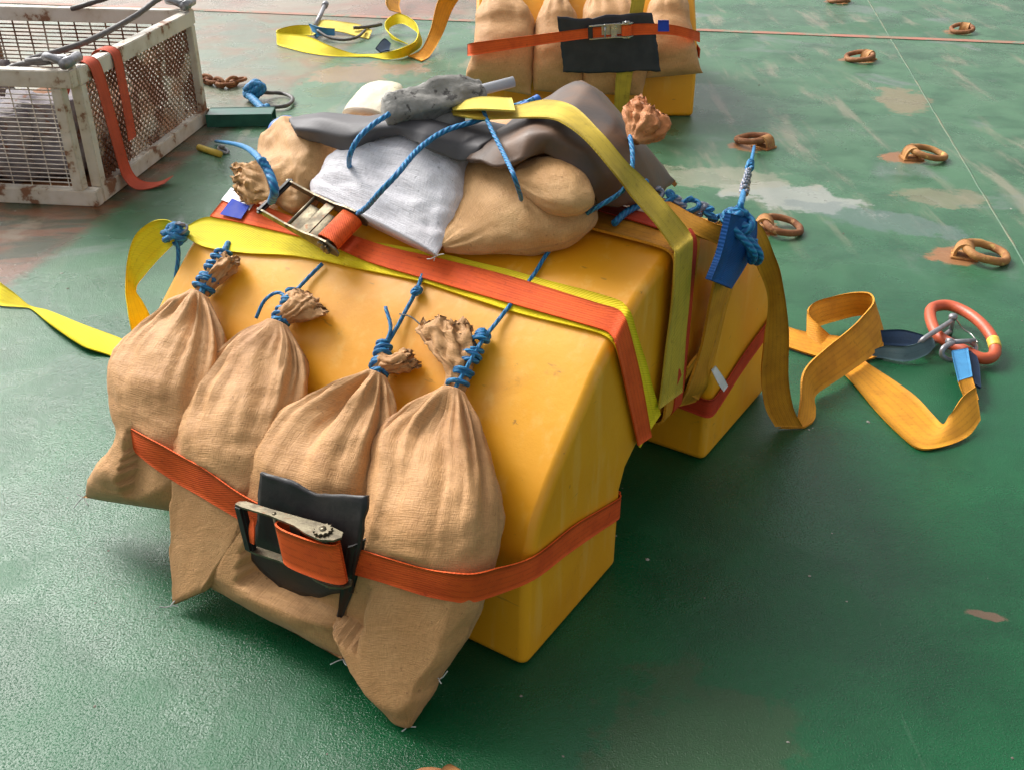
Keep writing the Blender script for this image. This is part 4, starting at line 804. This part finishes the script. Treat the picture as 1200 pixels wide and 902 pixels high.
# ---------------------------------------------------------------- sandbags and rubber on top
GT = 'sandbags lying on top of the near block'
def topbag(key, label, mat, hm, seed, **k):
    rows = D[key]; b = mid(rows, len(rows) // 2); lo = LOC1(b)
    root = thing('sandbag', label, 'sandbag', W1(lo[0], lo[1], max(.5, ztop(lo[1]))), GT)
    return root, bag('sack', rows, mat, root, hm, UPZ * 1. - V1 * .35, seed=seed, clamp=CT1, **k)
rw, _ = topbag('white', 'pale grey sandbag with blue rope across it on top of block', 'sackw', .088, 11, pleat=.004, neck=.014, neckf=.30, tail=.3, wr=.010, tipth=.007)
threads(rw, [D['white'][0][1]], 12, 4)
rl, _ = topbag('tleft', 'crumpled tan sandbag at the left end of the block top, neck tied blue', 'sack2', .085, 12, pleat=.022, neck=.04, npl=9, wr=.012, tail=.3)
bunch('gathered_neck', D['tlbun'], 'sack2', rl, UPZ, seed=5, h=.045, ruff=.014)
rope('rope_tie', D['ropeL'], 'rope', .010, rl); rope('rope_tail', D['ropeLtail'], 'rope', .008, rl)
st = thing('hand_tool', 'small yellow handled tool lying on deck beside the white cage', 'tool', D['stick'][0])
tube('grip', D['stick'], .016, 'yellowp', st, raw=True)
knot('metal_end', Vector(D['stickbit'][0]), .022, 'gal', st, .009, 2, 5)
rr_, _ = topbag('tright', 'orange tan sandbag with folded corner peeking out under the brown mat', 'sack2', .082, 14, pleat=.008, neck=.012, npl=7, wr=.006, tail=.22, neckf=.4)
bag('folded_top', D['tfold'], 'sack2', rr_, .040, UPZ - V1 * .4, seed=15, pleat=.004, neck=.02, wr=.005, tail=.3, nt=50, ns=60)
threads(rr_, [D['tright'][0][0]], 15, 4)
# the sack hidden under the brown mat, only its neck stands out
hb = thing('sandbag', 'sandbag under the brown mat, its rust-orange neck sticking out behind', 'sandbag', W1(.3, .85, .73), GT)
def wl3(u, v, z): return list(W1(u, v, z))
bag('sack', [[wl3(.25, .74, .88), wl3(.22, .78, .87)], [wl3(.36, .64, .85), wl3(.22, .82, .83)], [wl3(.48, .68, .83), wl3(.28, .93, .82)], [wl3(.62, .78, .82), wl3(.44, 1.02, .81)], [wl3(.70, .86, .80), wl3(.58, 1.06, .78)]], 'sack', hb, .085, UPZ, seed=21, clamp=CT1, tail=.35)
bunch('gathered_neck', D['rearbun'], 'sackred', hb, -V1 * .5 + UPZ * .6, seed=9, h=.035, ruff=.018)
fb = thing('sandbag', 'cream sandbag corner behind the dark grey mat on the block top', 'sandbag', W1(.95, .95, .70), GT)
bag('sack', D['farbag'], 'sackp', fb, .022, UPZ, seed=31, tail=.3, pleat=.004, nt=40, ns=48)
bc = thing('plastic_bottle', 'blue plastic bottle poking out behind the left sandbag on top', 'bottle', (*D['bluecan'][0][:2], .76))
a, b = map(Vector, D['bluecan'])
tube('bottle_body', [a + (b - a) * k / 12 for k in range(13)], .038, 'plastic', bc, raw=True, seg=20, rfun=lambda t: max(.05, 1 - abs(2 * t - 1) ** 3) ** .6)

mL = sheet('rubber_mat', D['matL'], 'rubber', None, th=.009, wave=.004, seed=3, origin=W1(.8, .75, .8))
tag(mL, 'dark grey rubber mat laid flat behind the pale grey sandbag', 'mat', 'rubber mats over the sandbags')
mR = sheet('rubber_mat', D['matR'], 'rubberb', None, th=.010, wave=.006, seed=5, origin=W1(.3, .75, .8))
tag(mR, 'brown muddy rubber mat draped in a peak over the right sandbags', 'mat', 'rubber mats over the sandbags')

lg = thing('foam_roll', 'muddy grey battered roll with a pale metal tube in its end', 'roll', (*D['log'][0][:2], .9))
a, b = map(Vector, D['log']); ax = (b - a); N = 44; vs, fs, uv = [], [], []; u_ = ax.normalized().orthogonal(); v_ = ax.normalized().cross(u_); ns = 40
for i in range(N + 1):
    t = i / N; r0 = .031 * (.72 + .28 * sstep(0, .06, t)) * (1 - .25 * sstep(.45, 1, t)) * (1 if t < 1 else .8)
    for k in range(ns):
        th = 2 * math.pi * k / ns; d = u_ * math.cos(th) + v_ * math.sin(th); q = a + ax * t; sqr = (1 / max(abs(math.cos(th)), abs(math.sin(th)))) ** .75
        e = r0 * (1 + .14 * mnoise.fractal((q + d * .04) * 24, 1, 2, 4)) - .016 * max(0, mnoise.noise((q + d * .04) * 9))
        vs.append(q + d * max(e * sqr, .012)); uv.append((k / ns, t))
for i in range(N):
    for k in range(ns): fs.append((i * ns + k, i * ns + (k + 1) % ns, (i + 1) * ns + (k + 1) % ns, (i + 1) * ns + k))
fs += [tuple(range(ns))[::-1], tuple(N * ns + k for k in range(ns))]
mesh('roll_body', vs, fs, 'grey', lg, uv)
pa, pb = map(Vector, D['pipe']); px_ = (pb - pa).normalized(); po = px_.orthogonal().normalized(); pq = px_.cross(po)
vs, fs = [], []
for (s_, r_) in ((0, .0125), (1, .0125), (1, .0095), (.75, .0095)):
    for k in range(18): th = 2 * math.pi * k / 18; vs.append(pa.lerp(pb, s_) + (po * math.cos(th) + pq * math.sin(th)) * r_)
for i in range(3):
    for k in range(18): fs.append((i * 18 + k, i * 18 + (k + 1) % 18, (i + 1) * 18 + (k + 1) % 18, (i + 1) * 18 + k))
mesh('metal_tube', vs, fs, 'alu', lg)
a, b = map(Vector, D['log2'])
pts = [a.lerp(b, k / 14) + mnoise.noise_vector(a.lerp(b, k / 14) * 30) * .008 for k in range(15)]
tube('torn_core', pts, .020, 'grey', lg, raw=True, seg=16, rfun=lambda t: .6 + .5 * math.sin(math.pi * t) ** .5)

gs = thing('webbing_sling', 'soiled yellow strap crossing the brown mat and down the block end', 'strap', W1(0, .6, .73))
ribbon('webbing', D['green_top'], 'olive', gs, th=.004, per=8, wob=.002)
a, b = map(Vector, D['sleeveTop']); tube('blue_end', [a, a.lerp(b, .5), b], .013, 'plastic', gs, seg=14)
ribbon('eye_loop', [(Vector(D['green_top'][0][0]) + Vector((.0, .0, .012)), Vector(D['green_top'][0][1]) + Vector((0, 0, .012))), (Vector(D['green_top'][1][0]) + Vector((0, 0, .022)), Vector(D['green_top'][1][1]) + Vector((0, 0, .022))), (Vector(D['green_top'][2][0]) + Vector((0, 0, .016)), Vector(D['green_top'][2][1]) + Vector((0, 0, .016)))], 'lemon', gs, th=.004)
am = thing('webbing_sling', 'wide amber sling edge lying under the soiled yellow strap at block end', 'sling', W1(0, .62, .73))
ribbon('webbing', D['amber_end'], 'amber', am, th=.006, per=8)
rd = thing('tie_down_strap', 'red strap along the block top partly hidden under the brown mat', 'strap', W1(.1, .7, .74))
ribbon('webbing', D['red_top'], 'red', rd, th=.003)
rs = thing('tie_down_strap', 'red strap wrapped round the rear leg of the near block', 'strap', W1(0, 1.1, 0))
ribbon('webbing', D['rear_strap'], 'red', rs, th=.003)
for key, lab in (('ropeA', 'blue rope running from the foam roll across the pale grey sandbag'), ('ropeB', 'short blue rope curving over the dark grey mat beside the roll'),
                 ('ropeC', 'thin blue rope pulled down onto the orange tan sandbag'), ('ropeD', 'blue rope hanging from the rust-orange sack neck over the strap'),
                 ('ropeF', 'blue rope stub above the red strap on the block top')):
    o = rope('lashing_rope', D[key], 'rope', {'ropeA': .0062, 'ropeB': .006, 'ropeC': .0048, 'ropeD': .0052, 'ropeF': .008}[key], None, origin=D[key][0])
    tag(o, lab, 'rope', 'blue ropes lashing the load on top')
    if key == 'ropeD': rope('rope_end', D['ropeE'], 'rope', .006, o)
fr = thing('frayed_rope', 'frayed white and blue rope strands along the rear top edge', 'rope', D['frayed'][0])
for k, p in enumerate(D['frayed']):
    knot('strand', Vector(p), .016 + .004 * (k % 2), 'rope' if k % 2 else 'ropew', fr, .006, k + 3, 5)

# ---------------------------------------------------------------- long amber sling at the right: tied eye, hanging run, deck coils, link
sg = thing('lifting_sling', 'long amber webbing sling hanging off the block and coiled on deck', 'sling', (*D['sling_deck'][0][0][:2], 0))
for key, mt, nm in (('sling_down', 'amber', 'webbing'), ('sling_down2', 'amber', 'webbing'), ('sling_hang', 'amber', 'webbing'), ('sling_deck', 'amber', 'webbing'), ('sling_tail', 'amber', 'webbing'), ('sling_up', 'amber', 'webbing'), ('amber_rear', 'amber', 'webbing')):
    ribbon(nm, D[key], mt, sg, th=.006, per=8, wob=.002)
sv = ribbon('eye_sleeve', D['sleeve'], 'sleeve', sg, th=.014, per=8, cup=.010)
ribbon('eye_sleeve', D['sleeve_tail'], 'navy', sg, th=.010, per=8)
ribbon('eye_sleeve', D['sleeve_tail2'], 'tealg', sg, th=.007, per=8)
ribbon('eye_sleeve', D['sleeve_up'], 'sleevel', sg, th=.007, per=8)
ribbon('eye_sleeve', D['sleeve_up2'], 'navy', sg, th=.007, per=8)
tgp = W1(-.028, .83, .33)
ribbon('care_tag', [(W1(-.03, .80, .345), W1(-.03, .825, .345)), (W1(-.045, .82, .30), W1(-.045, .85, .305)), (W1(-.05, .85, .265), W1(-.05, .875, .27))], 'label', sg, th=.0015)
ls = thing('lashing_rope', 'blue rope lashing the sling eye back to a deck ring', 'rope', D['lash'][0], 'blue ropes lashing the load on top')
rope('line', D['lash'][:2] + [list((Vector(D['lash'][1]) + Vector(D['lash'][-1])) / 2 + Vector((0, 0, -.02)))] + D['lash'][-1:], 'rope', .0075, ls, per=24)
a, b = Vector(D['lash'][1]), Vector(D['lash'][-1])
wraps('frayed_splice', a.lerp(b, .10), a.lerp(b, .38), .009, 7, 'ropew', ls, .005, 3)
wraps('turns', a.lerp(b, .42), a.lerp(b, .56), .010, 6, 'rope', ls, .006, 4)
knot('hitch', Vector(D['lash'][0]) + Vector((-.004, -.01, 0)), .030, 'rope', ls, .009, 5, 12)
c0, c1 = Vector(D['sleeve'][1][0]), Vector(D['sleeve'][1][1]); cm = (c0 + c1) / 2; Xs = (c1 - c0).normalized()
for k, (da, db) in enumerate(((-.9, .2), (.2, .95))):
    rope('turn', [cm + Xs * .05 * da + UPZ * .03 - V1 * .025, cm + Xs * .05 * da - UPZ * .02 - L1 * .04, cm + Xs * .05 * (da + db) / 2 - UPZ * .04 - L1 * .045, cm + Xs * .05 * db - UPZ * .05 - L1 * .03, cm + Xs * .05 * db + UPZ * .0 - L1 * .02], 'rope', .0085, ls)
lk = thing('master_link', 'red painted oval lifting link lying on deck beside the sling end', 'lifting link', (*D['link'][0][:2], 0))
tube('ring', D['link'], .0185, 'linkred', lk, closed=True, seg=14)
P = catm_closed(D['link'], 8); i0 = 6 * 8 - 5
tube('tape_band', [P[i0 + k] for k in range(6)], .0194, 'tape', lk, raw=True, seg=14)
for key, lab in (('shack1', 'grey bow shackle joining the navy sleeve to the red link'), ('shack2', 'grey shackle joining the pale blue sleeve to the red link')):
    sh = thing('shackle', lab, 'shackle', (*D[key][0][:2], 0), 'shackles on the red link')
    tube('bow', D[key], .0085, 'gal', sh, seg=12)
    a, b = Vector(D[key][0]), Vector(D[key][-1]); d = (b - a).normalized()
    tube('pin', [a - d * .018, b + d * .018], .008, 'gal', sh, raw=True, seg=12)
    tube('nut', [a - d * .022, a - d * .006], .0135, 'gal', sh, raw=True, seg=6)
    if key == 'shack1': tube('split_pin', D['wire'], .0025, 'steel', sh, seg=6)

# ---------------------------------------------------------------- deck lashing rings
RL = ['rusty deck ring nearest the red lifting link at the right edge', 'rusty deck ring in the middle of the right-hand row', 'rusty deck ring right behind the blue sling eye',
      'rusty deck ring with the blue rope tied to it', 'small rusty deck ring just in front of the red line', 'rusty deck ring sitting on the painted red line', 'farthest rusty deck ring, cut by the top edge', 'yellow topped deck lug cut by the bottom edge']
for i, (l, c) in enumerate(D['rings']):
    l, c = Vector(l), Vector(c); d = (c - l).normalized(); s_ = Vector((-d.y, d.x, 0))
    root = thing('deck_ring', RL[i], 'deck ring', l, 'lashing rings welded to the deck')
    Rr = .077 + .004 * math.sin(i * 2.1); tilt = .10 + .05 * (i % 3); dz = Vector((d.x * math.cos(tilt), d.y * math.cos(tilt), -math.sin(tilt) * .0))
    hz = .030; ctr = l + d * (Rr * .92) + UPZ * hz
    pts = [ctr + d * (Rr * math.cos(2 * math.pi * k / 40)) + s_ * (Rr * math.sin(2 * math.pi * k / 40)) - UPZ * (.014 * math.cos(2 * math.pi * k / 40)) for k in range(40)]
    for p in pts: p += mnoise.noise_vector(p * 14) * .004 + mnoise.noise_vector(p * 60) * .0022
    tube('ring', pts, .0150 + .001 * math.cos(i * 1.7), 'rustm' if i not in (0, 1) else 'rusty', root, raw=True, closed=True, seg=12)
    lm = 'rusty'
    prs = []
    for k in range(15):
        a = math.pi * (k / 14); rr2 = .034
        q = l + d * (-math.cos(a) * rr2 - .004) + UPZ * (max(0, math.sin(a)) ** .8 * .056)
        prs.append((q + s_ * .031, q - s_ * .031))
    ribbon('lug', prs, lm, root, raw=True, th=.011, nx=3)
    box('base_plate', l + UPZ * .004 - d * .0, .10, .085, .008, lm, root, d, UPZ, .002)

# ---------------------------------------------------------------- white wire cage on the left
cA, cB = map(Vector, D['cage']); cY = (cB - cA); CW = cY.length; cY.normalize(); cX = Vector((-cY.y, cY.x, 0))   # cX runs left along the front
H_, CL = .575, 2.3
cg = thing('wire_cage', 'white rusty wire mesh cage at the left edge of the deck', 'cage', cA)
def cp(x, y, z): return cA + cX * x + cY * y + UPZ * z
def rail(name, p, q, w=.05, t=.05, mat='cage', bev=.004): 
    p, q = Vector(p), Vector(q); return box(name, (p + q) / 2, (q - p).length, w, t, mat, cg, q - p, UPZ if abs((q - p).normalized().z) < .9 else cX, bev)
for x in (.0, CL):
    for y in (0, CW): pass
for y in (0., CW):
    rail('bottom_rail', cp(-.025, y, .035), cp(CL, y, .035), .055, .07); rail('top_rail', cp(-.02, y, H_ - .035), cp(CL, y, H_ - .035), .055, .07)
for x in (0., CL):
    rail('bottom_rail', cp(x, .03, .036), cp(x, CW - .03, .036), .055, .068); rail('top_rail', cp(x, .03, H_ - .036), cp(x, CW - .03, H_ - .036), .055, .068)
for x, y in ((.055, -.003), (0, .055), (0, CW - .02), (CL, 0), (CL, CW), (1.1, 0), (1.1, CW)):
    rail('post', cp(x, y, .068), cp(x, y, H_ - .07), .048, .048)
def wires(name, segs, r, mat):
    vs, fs = [], []
    for p, q in segs:
        p, q = Vector(p), Vector(q); t = (q - p).normalized(); a = t.orthogonal().normalized(); b = t.cross(a); i = len(vs)
        m_ = (p + q) / 2 + mnoise.noise_vector((p + q) * 3) * .011
        for e in (p, m_, q): vs += [e + a * r, e + b * r, e - a * r, e - b * r]
        for s in (0, 4):
            for k in range(4): fs.append((i + s + k, i + s + (k + 1) % 4, i + s + 4 + (k + 1) % 4, i + s + 4 + k))
    o = mesh(name, vs, fs, mat, cg); o['kind'] = 'stuff'; return o
zb, zt = .07, H_ - .07
for yy, mt in ((0.012, 'meshw'), (CW - .012, 'mesh')):
    segs = [(cp(.03, yy, zb + (zt - zb) * k / 22), cp(CL, yy, zb + (zt - zb) * k / 22)) for k in range(1, 22)]
    segs += [(cp(.03 + .085 * k, yy + .005, zb), cp(.03 + .085 * k, yy + .005, zt)) for k in range(1, 27)]
    wires('mesh_panel', segs, .0028 if yy < .1 else .0045, mt)
for xx in (.012, CL - .012):       # expanded metal: diamonds
    segs = []; ny, nz = 30, 13; sy, sz = (CW - .1) / ny, (zt - zb) / nz
    for i in range(ny):
        for j in range(nz):
            y0, z0 = .06 + i * sy, zb + j * sz; segs.append((cp(xx, y0, z0 + sz / 2), cp(xx, y0 + sy / 2, z0 + sz))); segs.append((cp(xx, y0 + sy / 2, z0), cp(xx, y0 + sy, z0 + sz / 2)))
            segs.append((cp(xx, y0, z0 + sz / 2), cp(xx, y0 + sy / 2, z0))); segs.append((cp(xx, y0 + sy / 2, z0 + sz), cp(xx, y0 + sy, z0 + sz / 2)))
    wires('mesh_panel', segs, .0052, 'mesh')
box('floor_plate', cp(CL / 2, CW / 2, .03), CL - .06, CW - .06, .008, 'rustm', cg, cX, UPZ, 0)
for k, (x, y) in enumerate(((0, 0), (0, CW - .03))):
    lug = rail('lifting_eye', cp(x - .0, y + .03, H_ - .06), cp(x - .0, y + .03, H_ + .055), .05, .03, 'cage', .012)
    tube('shackle_bow', [cp(x + .02, y + .0, H_ + .03), cp(x + .07, y + .0, H_ + .05), cp(x + .10, y + .03, H_ + .04), cp(x + .07, y + .06, H_ + .03), cp(x + .02, y + .06, H_ + .03)], .016, 'gal', lug, seg=12)
    tube('shackle_pin', [cp(x - .01, y - .04, H_ + .03), cp(x + .0, y + .10, H_ + .03)], .022, 'gal', lug, raw=True, seg=12)
wr = [cp(.10, .04, H_ + .03), cp(.22, .10, H_ + .01), cp(.12, .40, H_ + .02), cp(.05, .75, H_ + .06), cp(.02, 1.0, H_ + .10), cp(.0, CW, H_ + .09)]
tube('wire_sling', wr, .013, 'cable', cg, lobes=3, seg=10, per=10)
tube('wire_sling', [cp(.09, .04, H_ + .02), cp(.3, .1, H_ - .02), cp(.6, .18, .40), cp(1.0, .3, .25)], .012, 'cable', cg, lobes=3, seg=10, per=10)
tube('wire_sling', [cp(.0, CW, H_ + .05), cp(.12, CW + .02, H_ + .10), cp(.3, CW + .0, H_ + .08), cp(.6, CW - .05, H_ + .0)], .013, 'cable', cg, lobes=3, seg=10, per=10)
# bundles lying in the cage
for k, (x, y, sx, sy, sz, m_) in enumerate(((.75, .28, .9, .34, .30, 'cargo'), (.40, .80, .55, .5, .22, 'rustm'), (.30, .30, .38, .30, .34, 'cargo'), (1.3, .8, .8, .6, .3, 'cargo'))):
    bm = bmesh.new(); bmesh.ops.create_cube(bm, size=1); bmesh.ops.subdivide_edges(bm, edges=bm.edges[:], cuts=9, use_grid_fill=True)
    cc = cp(x, y, .04 + sz / 2); lbl = ['grey bundle along the front inside the wire cage', 'rusty scrap heap in the right end of the wire cage', 'small grey bundle in the near corner of the wire cage', 'grey bundle at the back of the wire cage'][k]
    for v in bm.verts:
        p = v.co.copy(); p *= 1 - .22 * (p.length - .5); p = Vector((p.x * sx, p.y * sy, p.z * sz)); p += mnoise.noise_vector(p * 9 + Vector((k * 4, 0, 0))) * .045
        v.co = cX * p.x + cY * p.y + UPZ * p.z
    me = bpy.data.meshes.new('cargo_bundle'); bm.to_mesh(me); bm.free(); o = link('cargo_bundle', me, m_); o.location = cc; tag(o, lbl, 'bundle', 'bundles inside the cage')
cs = thing('tie_down_strap', 'faded orange strap looped over the end rail of the wire cage', 'strap', cp(0, .2, 0))
for y0, y1, zl, w_ in ((.16, .22, .004, .045), (.36, .33, .12, .038)):
    prs = []
    for x, y, z in ((.16, y0 + .03, .40), (.06, y0 + .01, H_ - .01), (.0, y0, H_ + .006), (-.034, y0, H_ - .02), (-.042, lerp(y0, y1, .3), .42), (-.046, lerp(y0, y1, .6), .24), (-.05, y1, zl + .07)):
        prs.append((cp(x, y + w_, z), cp(x, y - w_, z)))
    if zl < .1: prs += [(cp(-.09, y1 + w_, .02), cp(-.09, y1 - w_, .016)), (cp(-.16, y1 + w_ + .02, .010), cp(-.15, y1 - w_ + .02, .008)), (cp(-.22, y1 + .10, .03), cp(-.21, y1 + .02, .02))]
    ribbon('webbing', prs, 'faded', cs, th=.003, per=8)

# ---------------------------------------------------------------- odds and ends beside the cage
a, b = map(Vector, D['beam']); d = (b - a).normalized(); n_ = Vector((-d.y, d.x, 0)); bL = (b - a).length + .06
bm_ = thing('steel_channel', 'dark green steel channel lying on deck by the cage corner', 'channel', a)
box('web', a + d * bL / 2 + n_ * .07 + UPZ * .062, bL, .13, .008, 'greenp', bm_, d, UPZ, .002)
for y in (.002, .138): box('flange', a + d * bL / 2 + n_ * y + UPZ * .035, bL + .004, .008, .066, 'greenp', bm_, d, UPZ, .002)
ch = thing('chain', 'short rusty chain on deck behind the wire cage', 'chain', (*D['chain'][0][:2], 0))
P = [Vector(p) for p in D['chain']]
for k in range(7):
    t = k / 6 * (len(P) - 1); c = cr(P, t); tn = (cr(P, min(t + .1, 3)) - cr(P, max(t - .1, 0))).normalized(); up = UPZ if k % 2 else tn.cross(UPZ)
    tube('chain_link', [c + tn * (.05 * math.cos(a)) + up * (.026 * math.sin(a)) for a in [2 * math.pi * q / 10 for q in range(10)]], .010, 'rustm', ch, closed=True, seg=8, per=3)
bl = thing('rope_knot', 'dark blue knotted rope with a black loop behind the cage', 'rope', (*D['ball'][0][:2], 0))
knot('knot', Vector(D['ball'][0]) + UPZ * .02, .050, 'rope', bl, .020, 3, 12)
tube('loop', D['loop'], .011, 'cable', bl, lobes=3, seg=10); rope('rope_end', D['loopw'], 'rope', .022, bl)

# ---------------------------------------------------------------- bags and straps on the far block
G2 = 'sandbags strapped to the far block'
for k, (key, label) in enumerate((('bk1', 'leftmost tan sandbag on the far block'), ('bk2', 'second sandbag from left on the far block, beside the black pad'), ('bk3', 'sandbag behind the black pad and buckle on the far block'), ('bk4', 'rightmost sandbag on the far block, shorter than the others'))):
    rows = D[key]; b = mid(rows, -1); root = thing('sandbag', label, 'sandbag', (b.x, b.y, 0), G2)
    bag('sack', rows, 'sack', root, .10, FR2, seed=40 + k * 3, npl=11, pleat=.02, clamp=CF2, squeeze=[(.5, .18, .1)], nt=56, ns=64)
    t = mid(rows, 0); bunch('gathered_neck', [[list(Vector(rows[0][0])), list(Vector(rows[0][1]))], [list(t + Vector((-.03, .03, .04))), list(t + Vector((.03, .03, .04)))], [list(t + Vector((-.05, .07, .08))), list(t + Vector((.05, .07, .08)))]], 'sack', root, FR2, seed=k)
    wraps('rope_tie', t, t + Vector((0, .02, .03)), .024, 4, 'rope', root, .006, k)
bs = thing('ratchet_strap', 'orange ratchet strap around the sandbags on the far block', 'strap', W2(.6, -.23, 0))
ribbon('webbing', D['bkstrap'], 'orange', bs, th=.003)
ribbon('webbing', [(W2(-.006, .0, .36), W2(-.006, 0, .31)), (W2(-.008, .2, .36), W2(-.008, .2, .31)), (W2(-.006, .40, .36), W2(-.006, .40, .31))], 'orange', bs)
ratchet(bs, *D['bkratch'], 'orange', frame='steel', outhint=FR2, wound=False)
ribbon('sewn_label', D['bklabel'], 'labelb', bs, th=.004)
bp = sheet('rubber_pad', D['bkpad'], 'black', None, wave=.012, rough_edge=.006, th=.006, origin=W2(.4, -.23, .1))
bp.data.materials[0] = M['navyr'] = plain('dark_navy_rubber', (.012, .014, .024), (.028, .028, .036), 12, .45, 80, .001)
tag(bp, 'black rubber pad behind the buckle on the far block', 'pad', 'black rubber pads')
ob = thing('webbing_sling', 'soiled yellow strap hanging below the black pad on the far block', 'strap', W2(.35, -.2, 0))
ribbon('webbing', D['bkolive'], 'olive', ob, th=.004)

# ---------------------------------------------------------------- yellow sling heaped on deck left of the far block
hp = thing('lifting_sling', 'bright yellow and orange sling heaped on deck left of the far block', 'sling', (*D['heap1'][3][1][:2], 0))
ribbon('webbing', D['heap1'], 'yellow', hp, th=.006, per=8); ribbon('webbing', D['heap2'], 'amber', hp, th=.006); ribbon('webbing', D['heap3'], 'amber', hp, th=.006, per=8)
ribbon('webbing', D['heap4'], 'lemon', hp, th=.006)
ribbon('eye_sleeve', D['heapblue'], 'sleevel', hp, th=.008); ribbon('eye_sleeve', D['heapbit'], 'navy', hp, th=.01)
tube('rope_piece', D['heaprope'], .010, 'cable', hp, lobes=3); tube('rope_piece', D['heaplink'], .012, 'cable', hp, lobes=3)
a, b = map(Vector, D['heapgreen']); tube('hook_pin', [a, b], .016, 'gal', hp, raw=True, seg=12); tube('pin_head', [b - (b - a) * .06, b + (b - a) * .06], .024, 'gal', hp, raw=True, seg=12)

# ---------------------------------------------------------------- grit and paint flakes scattered on the deck
rg = random.Random(5); vs, fs = [], []
for k in range(420):
    x, y = rg.uniform(-2.2, 3.2), 1.0 + 7 * rg.random() ** 1.6; r_ = rg.choice((.0018, .0025, .003, .004, .006)) * rg.uniform(.7, 1.3); a0 = rg.uniform(0, 6.28); i = len(vs); m_ = rg.randint(4, 6)
    ring = [Vector((x + r_ * rg.uniform(.6, 1.3) * math.cos(a0 + 6.283 * q / m_), y + r_ * rg.uniform(.6, 1.3) * math.sin(a0 + 6.283 * q / m_), .0005)) for q in range(m_)]
    vs += ring + [Vector((x, y, r_ * rg.uniform(.25, .8)))]
    fs += [(i + q, i + (q + 1) % m_, i + m_) for q in range(m_)]
gr = mesh('grit', vs, fs, plain('mixed_grit', (.10, .06, .04), (.42, .40, .36), 3, .8), None, smooth=False); gr['kind'] = 'stuff'
gr['label'] = 'scattered rust grit and paint flakes on the green deck'; gr['category'] = 'grit'
